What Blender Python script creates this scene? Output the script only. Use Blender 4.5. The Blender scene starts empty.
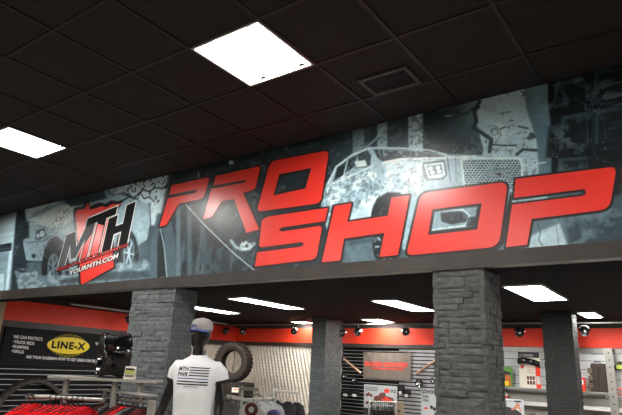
import bpy, bmesh, math, random
import numpy as np
from mathutils import Vector, Matrix
random.seed(7)
PI = math.pi
C = bpy.context.scene.collection

# ------------------------------------------------------------------ camera
F_PX = 549.388
CAM = np.array([0.0, 0.0, 1.6])
RT = np.array([0.8114681609, 0.5825046243, 0.0469870882])
UP = np.array([0.1263510542, -0.2533786572, 0.9590801151])
FW = np.array([-0.5705741274, 0.7723261091, 0.2792087863])
cd = bpy.data.cameras.new('camera'); cam = bpy.data.objects.new('camera', cd); C.objects.link(cam)
cd.sensor_width = 36.0; cd.sensor_fit = 'HORIZONTAL'; cd.lens = F_PX / 622 * 36.0
cam.matrix_world = Matrix(((RT[0], UP[0], -FW[0], 0), (RT[1], UP[1], -FW[1], 0), (RT[2], UP[2], -FW[2], 1.6), (0, 0, 0, 1)))
bpy.context.scene.camera = cam
# ------------------------------------------------------------------ world and exposure
w = bpy.data.worlds.new('world'); bpy.context.scene.world = w; w.use_nodes = True
w.node_tree.nodes['Background'].inputs[0].default_value = (0.5, 0.55, 0.6, 1)
w.node_tree.nodes['Background'].inputs[1].default_value = 0.05
vs = bpy.context.scene.view_settings
vs.view_transform = 'Standard'; vs.look = 'None'; vs.gamma = 1.0; vs.exposure = 0.22; vs.use_curve_mapping = False
FRONT_LAMP = 76.0      # emission of the front room's square fixtures
BACK_LAMP = 44.0       # emission of the rear room's fixtures
# ------------------------------------------------------------------ measures of the place
ZC = 3.603     # front ceiling
YH = 3.759     # face of the header wall
ZH = 2.33      # underside of the header
ZB = 2.65      # rear room's ceiling
YB = 11.2      # rear wall
XL = -10.6     # left wall
XR = 4.4
YF = -5.2
G0x, G0y, GS = -3.227, 1.478, 0.6096

def ray(x, y): return RT * ((x - 311) / F_PX) - UP * ((y - 207.5) / F_PX) + FW
def aty(x, y, Y): d = ray(x, y); return d * (Y / d[1]) + CAM
def atx(x, y, X): d = ray(x, y); return d * (X / d[0]) + CAM
def atz(x, y, Z): d = ray(x, y); return d * ((Z - 1.6) / d[2]) + CAM
def atd(x, y, D): return ray(x, y) * D + CAM

# ------------------------------------------------------------------ materials
def srgb(r, g, b):
    f = lambda c: (c / 255 / 12.92) if c / 255 <= 0.04045 else ((c / 255 + 0.055) / 1.055) ** 2.4
    return (f(r), f(g), f(b), 1)
def mat(name, col, rough=0.6, metal=0.0, var=0.12, scale=12, bump=0.0, bscale=None, emit=0.0, coat=0.0, attr=None, spec=0.5):
    m = bpy.data.materials.new(name); m.use_nodes = True; nt = m.node_tree; N = nt.nodes; L = nt.links
    p = N['Principled BSDF']; p.inputs['Roughness'].default_value = rough; p.inputs['Metallic'].default_value = metal
    p.inputs['Specular IOR Level'].default_value = spec
    p.inputs['Coat Weight'].default_value = coat; p.inputs['Coat Roughness'].default_value = 0.15
    tc = N.new('ShaderNodeTexCoord')
    no = N.new('ShaderNodeTexNoise'); no.inputs['Scale'].default_value = scale; no.inputs['Detail'].default_value = 5
    L.new(tc.outputs['Object'], no.inputs['Vector'])
    mx = N.new('ShaderNodeMix'); mx.data_type = 'RGBA'; mx.blend_type = 'MULTIPLY'; mx.inputs[0].default_value = 1
    rp = N.new('ShaderNodeMapRange'); rp.inputs['To Min'].default_value = 1 - var; rp.inputs['To Max'].default_value = 1 + var
    rp.inputs['From Min'].default_value = .25; rp.inputs['From Max'].default_value = .75
    L.new(no.outputs['Fac'], rp.inputs['Value'])
    if attr:
        a = N.new('ShaderNodeAttribute'); a.attribute_name = attr; L.new(a.outputs['Color'], mx.inputs['A'])
    else: mx.inputs['A'].default_value = col
    L.new(rp.outputs[0], mx.inputs['B']); L.new(mx.outputs['Result'], p.inputs['Base Color'])
    if bump:
        n2 = N.new('ShaderNodeTexNoise'); n2.inputs['Scale'].default_value = bscale or scale * 6; n2.inputs['Detail'].default_value = 6
        L.new(tc.outputs['Object'], n2.inputs['Vector'])
        b = N.new('ShaderNodeBump'); b.inputs['Strength'].default_value = bump; b.inputs['Distance'].default_value = 0.01
        L.new(n2.outputs['Fac'], b.inputs['Height']); L.new(b.outputs[0], p.inputs['Normal'])
    if emit:
        p.inputs['Emission Color'].default_value = (1.0, 0.97, 0.93, 1); p.inputs['Emission Strength'].default_value = emit
    return m
M = {}
M['tile'] = mat('black_ceiling_tile', srgb(50, 48, 47), .95, var=.25, scale=60, bump=.4, bscale=160)
M['grid'] = mat('black_ceiling_grid', srgb(40, 38, 38), .5, var=.05)
M['blackceil'] = mat('black_painted_ceiling', srgb(22, 22, 22), .95, spec=.2, var=.15)
M['wallgrey'] = mat('dark_grey_wall_paint', srgb(70, 68, 66), .8)
M['wallbeige'] = mat('beige_wall_paint', srgb(196, 176, 148), .8)
M['floor'] = mat('grey_floor_vinyl', srgb(98, 94, 90), .4, scale=3)
M['red'] = mat('red_wall_paint', srgb(246, 62, 34), .55, var=.03)
M['redvinyl'] = mat('red_vinyl', srgb(248, 58, 46), .3, var=.02, spec=.7)
M['blackvinyl'] = mat('black_vinyl', srgb(16, 16, 18), .6, var=.02, spec=.2)
M['whitevinyl'] = mat('white_vinyl', srgb(240, 240, 240), .4, var=.02)
M['initialgrey'] = mat('dark_grey_vinyl', srgb(74, 80, 84), .5, var=.1)
M['ventframe'] = mat('vent_frame_paint', srgb(74, 71, 70), .5)
M['yellow'] = mat('yellow_vinyl', srgb(255, 226, 8), .4, var=.02)
M['trim'] = mat('dark_stained_wood_trim', srgb(58, 52, 49), .45, var=.35, scale=5)
M['art'] = mat('printed_banner_vinyl', (1, 1, 1, 1), .33, var=.04, scale=40, attr='art', spec=.5)
M['stone'] = mat('ledger_stone', (1, 1, 1, 1), .75, var=.35, scale=22, bump=.6, bscale=60, attr='tone')
M['lamp'] = mat('front_diffuser', (1, 1, 1, 1), .5, var=0, emit=FRONT_LAMP)
M['lampb'] = mat('rear_diffuser', (1, 1, 1, 1), .5, var=0, emit=BACK_LAMP)
M['lampside'] = mat('fixture_reflector_diffuser', (1, 1, 1, 1), .5, var=0, emit=FRONT_LAMP * .3)
M['whitemetal'] = mat('white_enamel', srgb(225, 224, 220), .4, var=.03)
M['bulb'] = mat('spot_bulb', (.5, .5, .5, 1), .2, 0.8, var=0)
M['chrome'] = mat('chrome', srgb(190, 190, 194), .12, 1.0, var=.04)
M['steel'] = mat('brushed_steel', srgb(160, 158, 152), .4, .45, var=.1, scale=30)
M['greymetal'] = mat('grey_powder_coated_steel', srgb(158, 156, 148), .5, .2, var=.08)
M['galv'] = mat('galvanised_sheet', srgb(226, 218, 204), .42, .3, var=.15, scale=6)
M['slatdark'] = mat('black_slat_board', srgb(14, 13, 13), .6, spec=.15)
M['groove'] = mat('dark_groove_liner', srgb(92, 90, 88), .5)
M['slatwhite'] = mat('white_slat_board', srgb(208, 212, 214), .4, var=.04)
M['insert'] = mat('aluminium_insert', srgb(186, 187, 190), .3, .6, var=.2, scale=4)
M['blackplastic'] = mat('black_plastic', srgb(18, 18, 18), .4)
M['mannequin'] = mat('gloss_black_fibreglass', srgb(22, 22, 23), .28, var=.04, coat=.3)
M['tee'] = mat('white_cotton', srgb(226, 227, 228), .85, var=.03, bump=.15, bscale=20)
M['capgrey'] = mat('grey_cotton_twill', srgb(158, 154, 152), .85, var=.08)
M['blue'] = mat('blue_cotton', srgb(70, 84, 150), .8)
M['redcloth'] = mat('red_cotton', srgb(238, 28, 38), .85, var=.12)
M['blackcloth'] = mat('black_cotton', srgb(26, 26, 28), .9)
M['greycloth'] = mat('grey_cotton', srgb(118, 118, 118), .9)
M['maroon'] = mat('maroon_cotton', srgb(110, 40, 38), .9)
M['browncloth'] = mat('brown_cotton', srgb(110, 62, 42), .9)
M['purple'] = mat('purple_cotton', srgb(96, 90, 140), .8)
M['rubber'] = mat('tyre_rubber', srgb(40, 32, 26), .75, var=.2, scale=20)
M['gloss'] = mat('gloss_black_paint', srgb(10, 10, 11), .12, var=.02, coat=.6)
M['flare'] = mat('textured_brown_black_plastic', srgb(64, 54, 46), .6, var=.15)
M['clothbanner'] = mat('grey_brown_banner_cloth', srgb(112, 101, 92), .8, var=.1)
M['redprint'] = mat('red_print', srgb(235, 62, 48), .6)
M['darkprint'] = mat('dark_print', srgb(52, 48, 50), .6)
M['brownprint'] = mat('brown_red_print', srgb(112, 62, 58), .6)
M['posterwhite'] = mat('poster_card', srgb(186, 190, 192), .5, var=.05)
M['cream'] = mat('cream_card', srgb(238, 230, 216), .5, var=.05)
M['green'] = mat('green_print', srgb(96, 158, 66), .5, var=.2)
M['orange'] = mat('orange_print', srgb(206, 106, 48), .5, var=.4, scale=25)
M['skinprint'] = mat('tan_print', srgb(190, 128, 96), .6)
M['bag'] = mat('dark_brown_canvas', srgb(60, 50, 44), .8, var=.25)
M['cardboard'] = mat('brown_cardboard', srgb(108, 93, 76), .8)
M['tan'] = mat('tan_anodised_tube', srgb(196, 158, 128), .35, .3)
M['lime'] = mat('lime_print', srgb(190, 205, 90), .5)

# ------------------------------------------------------------------ helpers
class MB:
    def __init__(s): s.v = []; s.f = []; s.m = []; s.mi = 0; s.sm = []
    def add(s, vs_, fs, smooth=False):
        b = len(s.v); s.v += [tuple(map(float, p)) for p in vs_]
        for f in fs: s.f.append([i + b for i in f]); s.m.append(s.mi); s.sm.append(smooth)
        return s
    def obox(s, c, u, v, n, a, b, d):      # centre, axes, half sizes
        c, u, v, n = map(np.array, (c, u, v, n)); P = []
        for k in (-1, 1):
            for j in (-1, 1):
                for i in (-1, 1): P.append(c + u * i * a + v * j * b + n * k * d)
        return s.add(P, [(0, 2, 3, 1), (4, 5, 7, 6), (0, 1, 5, 4), (2, 6, 7, 3), (0, 4, 6, 2), (1, 3, 7, 5)])
    def box(s, x0, x1, y0, y1, z0, z1):
        return s.obox(((x0 + x1) / 2, (y0 + y1) / 2, (z0 + z1) / 2), (1., 0, 0), (0, 1., 0), (0, 0, 1.), abs(x1 - x0) / 2, abs(y1 - y0) / 2, abs(z1 - z0) / 2)
    def tube(s, pts, r, n=10, cap=True, smooth=True):
        pts = [np.array(p, float) for p in pts]; rs = r if isinstance(r, (list, tuple)) else [r] * len(pts)
        rings = []; ref = None
        for i, p in enumerate(pts):
            t = pts[min(i + 1, len(pts) - 1)] - pts[max(i - 1, 0)]; t = t / (np.linalg.norm(t) + 1e-9)
            if ref is None: ref = np.array([0, 0, 1.]) if abs(t[2]) < .9 else np.array([1., 0, 0])
            a = np.cross(t, ref); a /= np.linalg.norm(a); b = np.cross(a, t); ref = b
            rings.append([p + rs[i] * (a * math.cos(2 * PI * k / n) + b * math.sin(2 * PI * k / n)) for k in range(n)])
        V = [q for R_ in rings for q in R_]; Fs = []
        for i in range(len(pts) - 1):
            for k in range(n): Fs.append((i * n + k, i * n + (k + 1) % n, (i + 1) * n + (k + 1) % n, (i + 1) * n + k))
        s.add(V, Fs, smooth)
        if cap: s.add(rings[0], [tuple(range(n))[::-1]]); s.add(rings[-1], [tuple(range(n))])
        return s
    def lathe(s, prof, c, axis, n=40, smooth=True, closed=False):   # prof: (radius, along)
        ax = np.array(axis, float); ax /= np.linalg.norm(ax); ref = np.array([0, 0, 1.]) if abs(ax[2]) < .9 else np.array([1., 0, 0])
        a = np.cross(ax, ref); a /= np.linalg.norm(a); b = np.cross(ax, a); c = np.array(c, float)
        V = [c + ax * h + r * (a * math.cos(2 * PI * k / n) + b * math.sin(2 * PI * k / n)) for r, h in prof for k in range(n)]
        m = len(prof); Fs = []
        for i in range(m if closed else m - 1):
            for k in range(n): Fs.append((i * n + k, ((i + 1) % m) * n + k, ((i + 1) % m) * n + (k + 1) % n, i * n + (k + 1) % n))
        return s.add(V, Fs, smooth)
    def rings(s, rg, smooth=True, caps=True):
        n = len(rg[0]); V = [p for r in rg for p in r]; Fs = []
        for i in range(len(rg) - 1):
            for k in range(n): Fs.append((i * n + k, i * n + (k + 1) % n, (i + 1) * n + (k + 1) % n, (i + 1) * n + k))
        s.add(V, Fs, smooth)
        if caps: s.add(rg[0], [tuple(range(n))[::-1]]); s.add(rg[-1], [tuple(range(n))])
        return s
    def build(s, name, mats, parent=None, fix=True):
        me = bpy.data.meshes.new(name); me.from_pydata(s.v, [], s.f)
        if not isinstance(mats, (list, tuple)): mats = [mats]
        for m in mats: me.materials.append(m)
        me.polygons.foreach_set('material_index', [min(i, len(mats) - 1) for i in s.m]); me.polygons.foreach_set('use_smooth', s.sm)
        me.update()
        if fix:
            bm = bmesh.new(); bm.from_mesh(me); bmesh.ops.recalc_face_normals(bm, faces=bm.faces); bm.to_mesh(me); bm.free()
        return link(me, name, parent)
def link(me, name, parent=None):
    o = bpy.data.objects.new(name, me); C.objects.link(o)
    if parent is not None:
        o.parent = parent
        if parent.location.length > 0: o.matrix_parent_inverse = Matrix.Translation(-Vector(parent.location)) if parent.get('_n') is None else Matrix.Identity(4)
    return o
def tag(o, label, cat, group=None):
    o['label'] = label; o['category'] = cat
    if group: o['group'] = group
    return o
def thing(name, label, cat, loc=(0, 0, 0), group=None):
    o = bpy.data.objects.new(name, None); C.objects.link(o); o.empty_display_size = .1
    o.location = tuple(map(float, loc)); return tag(o, label, cat, group)
def struct(o): o['kind'] = 'structure'; return o
def copy_tree(o, loc=None, parent=None):
    c = o.copy(); C.objects.link(c)
    if parent is not None: c.parent = parent
    for ch in [k for k in bpy.data.objects if k.parent == o]: copy_tree(ch, None, c)
    if loc is not None: c.location = tuple(map(float, loc))
    return c
def bevel(o, w_=.004, seg=2):
    b = o.modifiers.new('bevel', 'BEVEL'); b.width = w_; b.segments = seg; b.limit_method = 'ANGLE'; return o

# flat shapes with a real thickness, laid on a plane: loops in the plane's own coordinates
def shape_mesh(loops, depth, offset=0.0):
    cu = bpy.data.curves.new('t', 'CURVE'); cu.dimensions = '2D'; cu.fill_mode = 'BOTH'; cu.extrude = depth / 2; cu.offset = offset
    for lp in loops:
        sp = cu.splines.new('POLY'); sp.points.add(len(lp) - 1)
        for i, p in enumerate(lp): sp.points[i].co = (p[0], p[1], 0, 1)
        sp.use_cyclic_u = True
    o = bpy.data.objects.new('t', cu); C.objects.link(o)
    dg = bpy.context.evaluated_depsgraph_get(); me = bpy.data.meshes.new_from_object(o.evaluated_get(dg))
    bpy.data.objects.remove(o); bpy.data.curves.remove(cu); return me
def text_mesh(body, depth=.1, offset=0.0, shear=0.0, space=1.0):
    cu = bpy.data.curves.new('t', 'FONT'); cu.body = body; cu.extrude = depth / 2; cu.offset = offset; cu.shear = shear
    cu.space_character = space; cu.resolution_u = 3
    o = bpy.data.objects.new('t', cu); C.objects.link(o)
    dg = bpy.context.evaluated_depsgraph_get(); me = bpy.data.meshes.new_from_object(o.evaluated_get(dg))
    bpy.data.objects.remove(o); bpy.data.curves.remove(cu); return me
def warp(me, fn):           # fn maps local (x, y, z) to a place
    n = len(me.vertices); co = np.empty(n * 3); me.vertices.foreach_get('co', co); co = co.reshape(-1, 3)
    out = np.array([fn(*p) for p in co]); me.vertices.foreach_set('co', out.ravel()); me.update()
    bm = bmesh.new(); bm.from_mesh(me); bmesh.ops.recalc_face_normals(bm, faces=bm.faces); bm.to_mesh(me); bm.free(); return me
def text_on(body, origin, u, v, n, quad, depth, name, material, parent, offset=0.0, shear=0.0, space=1.0):
    """lettering filling a quad (bl, br, tr, tl) given in plane metres (a, b); the plane is origin + a*u + b*v, n faces outward"""
    me = text_mesh(body, .1, offset, shear, space)
    co = np.array([q.co[:] for q in me.vertices]); lo = co.min(0); hi = co.max(0)
    bl, br, tr, tl = map(np.array, quad)
    def fn(x, y, z):
        s_ = (x - lo[0]) / (hi[0] - lo[0]); t_ = (y - lo[1]) / (hi[1] - lo[1])
        q = (bl * (1 - s_) + br * s_) * (1 - t_) + (tl * (1 - s_) + tr * s_) * t_
        return origin + u * q[0] + v * q[1] + n * (depth if z > 0 else depth - .0015)
    warp(me, fn); me.materials.clear(); me.materials.append(material); return link(me, name, parent)
def flat_on(loops, origin, u, v, n, d0, d1, name, material, parent, offset=0.0):
    me = shape_mesh(loops, .1, offset)
    warp(me, lambda x, y, z: origin + u * x + v * y + n * (d1 if z > 0 else d0))
    me.materials.clear(); me.materials.append(material); return link(me, name, parent)
def rrect(x0, x1, y0, y1, r=0, k=5):
    if r <= 0: return [(x0, y0), (x1, y0), (x1, y1), (x0, y1)]
    P = []
    for cx, cy, a in ((x1 - r, y1 - r, 0), (x0 + r, y1 - r, 90), (x0 + r, y0 + r, 180), (x1 - r, y0 + r, 270)):
        for i in range(k + 1): t = math.radians(a + 90 * i / k); P.append((cx + r * math.cos(t), cy + r * math.sin(t)))
    return P
def rounded(poly, rad):
    out = []; n = len(poly)
    for i, p in enumerate(poly):
        r = rad.get(i, 0)
        if not r: out.append(p); continue
        a = np.array(poly[i - 1], float); b = np.array(p, float); c = np.array(poly[(i + 1) % n], float)
        da = (a - b) / np.linalg.norm(a - b); dc = (c - b) / np.linalg.norm(c - b); s0 = b + da * r; s1 = b + dc * r
        for k in range(6): t = k / 5; out.append(tuple((1 - t) ** 2 * s0 + 2 * t * (1 - t) * b + t * t * s1))
    return out
X_, Y_, Z_ = np.eye(3)

# =================================================================== THE SETTING
# front ceiling: lay-in tiles between T bars, with openings for the fixtures and the grille
LIGHT_CELLS = [(1, 1), (-4, 1), (6, 1), (-9, 1), (1, -4), (-4, -4), (6, -4), (-9, -4), (1, -9), (-4, -9), (6, -9), (-9, -9)]
tiles = MB(); bars = MB()
i0 = math.floor((XL - G0x) / GS); i1 = math.ceil((XR - G0x) / GS); j0 = math.floor((YF - G0y) / GS); j1 = math.ceil((YH - G0y) / GS)
for i in range(i0, i1):
    for j in range(j0, j1):
        if (i, j) in LIGHT_CELLS: continue
        x0 = max(G0x + i * GS, XL); x1 = min(G0x + (i + 1) * GS, XR); y0 = max(G0y + j * GS, YF); y1 = min(G0y + (j + 1) * GS, YH)
        if x1 - x0 < .01 or y1 - y0 < .01: continue
        dz = random.uniform(-.0015, .0015)
        tiles.box(x0 + .004, x1 - .004, y0 + .004, y1 - .004, ZC + .006 + dz, ZC + .02)
struct(tiles.build('ceiling', M['tile']))
for i in range(i0 + 1, i1):
    x = G0x + i * GS; bars.box(x - .012, x + .012, YF, YH, ZC - .002, ZC + .005)
for j in range(j0 + 1, j1):
    y = G0y + j * GS; bars.box(XL, XR, y - .012, y + .012, ZC - .001, ZC + .0055)
struct(bars.build('trim_1', M['grid']))
struct(MB().box(XL, XR, YF, YH, ZC + .13, ZC + .15).build('ceiling_deck', M['blackceil']))
struct(MB().box(XL, XR, YH + .2, YB, ZB, ZB + .02).build('ceiling_rear', M['blackceil']))
struct(MB().box(XL - .05, XR + .05, YF, YB, -.05, 0).build('floor', M['floor']))
struct(MB().box(XL - .1, XL, YF, YB, 0, ZC + .15).build('wall_left', M['wallgrey']))
struct(MB().box(XR, XR + .1, YF, YB, 0, ZC + .15).build('wall_right', M['wallgrey']))
struct(MB().box(XL, XR, YF - .1, YF, 0, ZC + .15).build('wall_front', M['wallbeige']))
struct(MB().box(XL - .1, XR, YB, YB + .1, 0, ZB + .02).build('wall_back', M['wallgrey']))
# header wall between the rooms, its dark board and its metal edge
struct(MB().box(XL, XR, YH + .002, YH + .3, ZH, ZC + .12).build('wall_header', M['blackceil']))
struct(MB().box(XL, XR, YH - .028, YH + .002, ZH, 2.432).build('trim_2', M['trim']))
struct(MB().box(XL, XR, YH - .02, YH + .055, ZH - .006, ZH).build('trim_3', M['steel']))
# red bands, the dark strips above and beneath them
struct(MB().box(XL, XR, YB - .05, YB, 2.175, 2.515).build('trim_4', M['red']))
struct(MB().box(XL, XL + .05, 4.97, YB - .05, 2.175, 2.55).build('trim_5', M['red']))
struct(MB().box(XL, -3.9, YB - .07, YB, 2.09, 2.175).build('trim_6', M['trim']))
struct(MB().box(XL, XL + .06, 4.97, YB - .07, 2.06, 2.175).build('trim_7', M['trim']))
struct(MB().box(XL, XL + .1, 4.75, 4.97, 0, 2.6).build('trim_8', M['wallbeige']))

# =================================================================== COLUMNS of ledger stone
def stone_column(x0, x1, y0, y1, z0, z1, label, tint=(98, 103, 104), hh=(.032, .064), seed=1):
    rnd = random.Random(seed); mb = MB(); tones = []
    core = mb.box(x0 + .02, x1 - .02, y0 + .02, y1 - .02, z0, z1); tones += [.5] * 6
    sides = [((x0, y0), (1, 0), x1 - x0, (0, -1)), ((x1, y0), (0, 1), y1 - y0, (1, 0)), ((x1, y1), (-1, 0), x1 - x0, (0, 1)), ((x0, y1), (0, -1), y1 - y0, (-1, 0))]
    for (px_, py_), u, Lw, n in sides:
        z = z0; u3 = np.array([u[0], u[1], 0.]); n3 = np.array([n[0], n[1], 0.])
        while z < z1 - .01:
            h = min(rnd.uniform(*hh), z1 - z); t = 0.0
            if z1 - z - h < .02: h = z1 - z
            while t < Lw - .001:
                l = rnd.uniform(.07, .25)
                if Lw - t - l < .06: l = Lw - t
                parts = [(z, h)] if (h < .06 or rnd.random() < .45) else [(z, h * .5), (z + h * .5, h * .5)]
                for zz, h2 in parts:
                    d = rnd.choice((0, .002, .004, .006, .009)); tone = rnd.uniform(.8, 1.2)
                    e0 = -d * .9 if t < .001 else .0; e1 = d * .9 if t + l > Lw - .001 else .0
                    g = .0008
                    a, b = t + e0 + g, t + l + e1 - g
                    base = np.array([px_, py_, 0.]); P = []
                    for k, dep in ((0, -.03), (1, d - .004)):
                        for (s_, q) in ((a, zz + g), (b, zz + g), (b, zz + h2 - g), (a, zz + h2 - g)):
                            P.append(base + u3 * s_ + n3 * (dep + (rnd.uniform(-.002, .002) if k else 0)) + np.array([0, 0, q]))
                    cs, cq = (a + b) / 2 + rnd.uniform(-.2, .2) * l, zz + h2 * rnd.uniform(.35, .65)
                    P.append(base + u3 * cs + n3 * (d + rnd.uniform(-.001, .003)) + np.array([0, 0, cq]))
                    mb.add(P, [(4, 5, 8), (5, 6, 8), (6, 7, 8), (7, 4, 8), (0, 1, 5, 4), (1, 2, 6, 5), (2, 3, 7, 6), (3, 0, 4, 7)])
                    tones += [tone] * 8
                t += l
            z += h
    o = mb.build('stone_column', M['stone'])
    c = np.array(srgb(*tint)[:3]); at_ = o.data.attributes.new('tone', 'FLOAT_COLOR', 'CORNER'); buf = []
    r2 = random.Random(seed + 50)
    for p, tn in zip(o.data.polygons, tones):
        q = c * tn
        for _ in range(p.loop_total): buf += [q[0], q[1], q[2], 1]
    at_.data.foreach_set('color', buf)
    return tag(o, label, 'column', None)
stone_column(-5.142, -4.45, YH, 4.05, 0, ZH - .006, 'wide grey stacked-stone column left of centre, behind the mannequin', seed=3)
stone_column(-1.63, -1.262, YH, 4.10, 0, ZH - .006, 'tall grey stacked-stone column nearest the camera, under the big letters right of centre', tint=(84, 86, 85), seed=5)
stone_column(-7.19, -6.83, 10.0, 10.66, 0, ZB, 'slim stacked-stone column at the back between the corrugated panel and the slatwall', tint=(76, 82, 82), seed=8)  # tint lowered: the shade of its backlit front is put into the colour
stone_column(-2.285, -1.835, 9.56, 9.9, 0, ZB, 'dark stacked-stone column at the back in front of the white slatwall', tint=(36, 38, 37), seed=11)  # stone tinted much darker to stand in for backlit shade

# =================================================================== FIXTURES
def troffer(i, j, label):
    x0 = G0x + i * GS + .012; x1 = x0 + GS - .024; y0 = G0y + j * GS + .012; y1 = y0 + GS - .024
    t = thing('ceiling_light', label, 'ceiling light', ((x0 + x1) / 2, (y0 + y1) / 2, ZC), 'square ceiling lights in the front room')
    z = ZC; f = MB()
    f.box(x0 - .004, x1 + .004, y0 - .004, y0 + .012, z - .004, z + .012); f.box(x0 - .004, x1 + .004, y1 - .012, y1 + .004, z - .004, z + .012)
    f.box(x0 - .004, x0 + .012, y0, y1, z - .004, z + .012); f.box(x1 - .012, x1 + .004, y0, y1, z - .004, z + .012)
    f.box(x0, x1, y0, y1, z + .07, z + .08); f.build('frame', M['whitemetal'], t)
    w3 = (x1 - x0)
    xa, xb = x0 + w3 * .2, x1 - w3 * .2
    for q in (xa, xb): MB().box(q - .004, q + .004, y0 + .02, y1 - .02, z + .001, z + .05).build('divider', M['greymetal'], t)
    s_ = MB()
    s_.add([(x0 + .01, y0, z + .004), (xa, y0, z + .05), (xa, y1, z + .05), (x0 + .01, y1, z + .004)], [(0, 1, 2, 3)])
    s_.build('reflector', M['lampside'], t); s_ = MB()
    s_.add([(x1 - .01, y0, z + .004), (xb, y0, z + .05), (xb, y1, z + .05), (x1 - .01, y1, z + .004)], [(0, 1, 2, 3)])
    s_.build('reflector', M['lampside'], t)
    n = 12; P = []
    for k in range(n + 1):
        a = k / n; x = xa + .006 + (xb - xa - .012) * a; P += [(x, y0, z + .045 - .035 * math.sin(PI * a)), (x, y1, z + .045 - .035 * math.sin(PI * a))]
    MB().add(P, [(2 * k, 2 * k + 2, 2 * k + 3, 2 * k + 1) for k in range(n)], True).build('diffuser', M['lamp'], t)
    return t
troffer(1, 1, 'large bright square light in the front ceiling above the word PRO')
troffer(-4, 1, 'bright square light at the left edge of the front ceiling')
for c in LIGHT_CELLS[2:]:
    troffer(c[0], c[1], 'square ceiling light of the front room outside the photo')

def rear_light(x0, x1, y0, y1, label):
    t = thing('ceiling_light', label, 'ceiling light', ((x0 + x1) / 2, (y0 + y1) / 2, ZB), 'long ceiling lights in the rear room'); z = ZB
    f = MB(); b = .022
    for a in ((x0, x1, y0, y0 + b), (x0, x1, y1 - b, y1), (x0, x0 + b, y0 + b, y1 - b), (x1 - b, x1, y0 + b, y1 - b)): f.box(*a, z - .022, z - .001)
    f.build('frame', M['whitemetal'], t)
    MB().box(x0 + b, x1 - b, y0 + b, y1 - b, z - .014, z - .004).build('diffuser', M['lampb'], t)
rear_light(-2.02, -1.56, 6.65, 8.05, 'bright rear-room ceiling light right of the tall nearest column')
rear_light(-4.30, -3.86, 7.48, 8.98, 'bright rear-room ceiling light left of the tall nearest column')
rear_light(-6.54, -6.12, 6.62, 8.27, 'rear-room ceiling light up and right of the mannequin, the larger of two')
rear_light(-8.58, -8.18, 7.35, 8.75, 'rear-room ceiling light just above and right of the mannequin cap')
rear_light(-8.36, -7.92, 10.68, 11.12, 'far ceiling light just left of the slim back column')
rear_light(-6.15, -5.7, 10.3, 11.05, 'far ceiling light above the grey-brown cloth banner')
rear_light(-1.78, -1.5, 9.66, 10.45, 'far ceiling light right of the dark back column')
for k, (a, b) in enumerate(((.3, 6.7), (2.6, 6.7), (.3, 9.3), (2.6, 9.3))):
    rear_light(a, a + .45, b, b + 1.3, 'rear-room ceiling light outside the photo')

# air grille
vc = [atz(*p, ZC) for p in ((357, 80), (407.5, 66.8), (422, 82), (374.4, 94))]
vx0 = min(vc[0][0], vc[3][0]); vx1 = max(vc[1][0], vc[2][0]); vy0 = min(vc[0][1], vc[1][1]); vy1 = max(vc[2][1], vc[3][1])
t = thing('air_vent', 'black rectangular air grille in the dark front ceiling', 'vent', ((vx0 + vx1) / 2, (vy0 + vy1) / 2, ZC))
f = MB(); b = .03
for a in ((vx0, vx1, vy0, vy0 + b), (vx0, vx1, vy1 - b, vy1), (vx0, vx0 + b, vy0 + b, vy1 - b), (vx1 - b, vx1, vy0 + b, vy1 - b)): f.box(*a, ZC - .012, ZC + .004)
bevel(f.build('frame', M['ventframe'], t), .003)
MB().box(vx0 + b, vx1 - b, vy0 + b, vy1 - b, ZC + .002, ZC + .005).build('backing', M['slatdark'], t)
n = 16
for k in range(n):
    x = vx0 + b + (vx1 - vx0 - 2 * b) * (k + .5) / n
    MB().obox((x, (vy0 + vy1) / 2, ZC - .003), (.8, 0, .6), (0, 1., 0), (-.6, 0, .8), .006, (vy1 - vy0) / 2 - b, .001).build('slat', M['grid'], t)

# track rail and the ball spotlights
t = thing('track_rail', 'long thin silver track rail under the rear-room ceiling', 'track', (-5, 10.6, 2.56))
bevel(MB().box(-10.45, XR - .1, 10.585, 10.615, 2.55, 2.568).build('rail', M['greymetal'], t), .003)
for x in np.arange(-10.1, 4.2, 1.75): MB().tube([(x, 10.6, 2.57), (x, 10.6, ZB)], .006).build('hanger_rod', M['grid'], t)
def ball_spot(x, y, z, label, aim=(0.25, -1, -.35)):
    t = thing('spotlight', label, 'spotlight', (x, y, z + .14), 'chrome ball spotlights on the track')
    a = np.array(aim); a /= np.linalg.norm(a); c = np.array([x, y, z])
    MB().tube([(x, y, z + .145), (x, y, z + .1)], .016).build('stem', M['blackplastic'], t)
    r = .088; side = np.cross(a, Z_); side /= np.linalg.norm(side)
    MB().tube([c + side * math.cos(s_) * (r + .008) + Z_ * math.sin(s_) * (r + .008) for s_ in np.linspace(0, PI, 15)], .006, 6).build('yoke', M['chrome'], t)
    pr = [(r * math.sin(s_), -r * math.cos(s_)) for s_ in np.linspace(.02, 2.25, 16)]
    MB().lathe(pr, c, a, 28).build('housing', M['chrome'], t)
    MB().lathe([(r * .78, r * .63), (r * .6, r * .45), (r * .42, r * .35), (.001, r * .33)], c, a, 24).build('reflector', M['blackplastic'], t)
    MB().lathe([(.001, r * .52), (.02, r * .5), (.03, r * .4), (.03, r * .34)], c, a, 16).build('bulb', M['bulb'], t)
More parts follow.
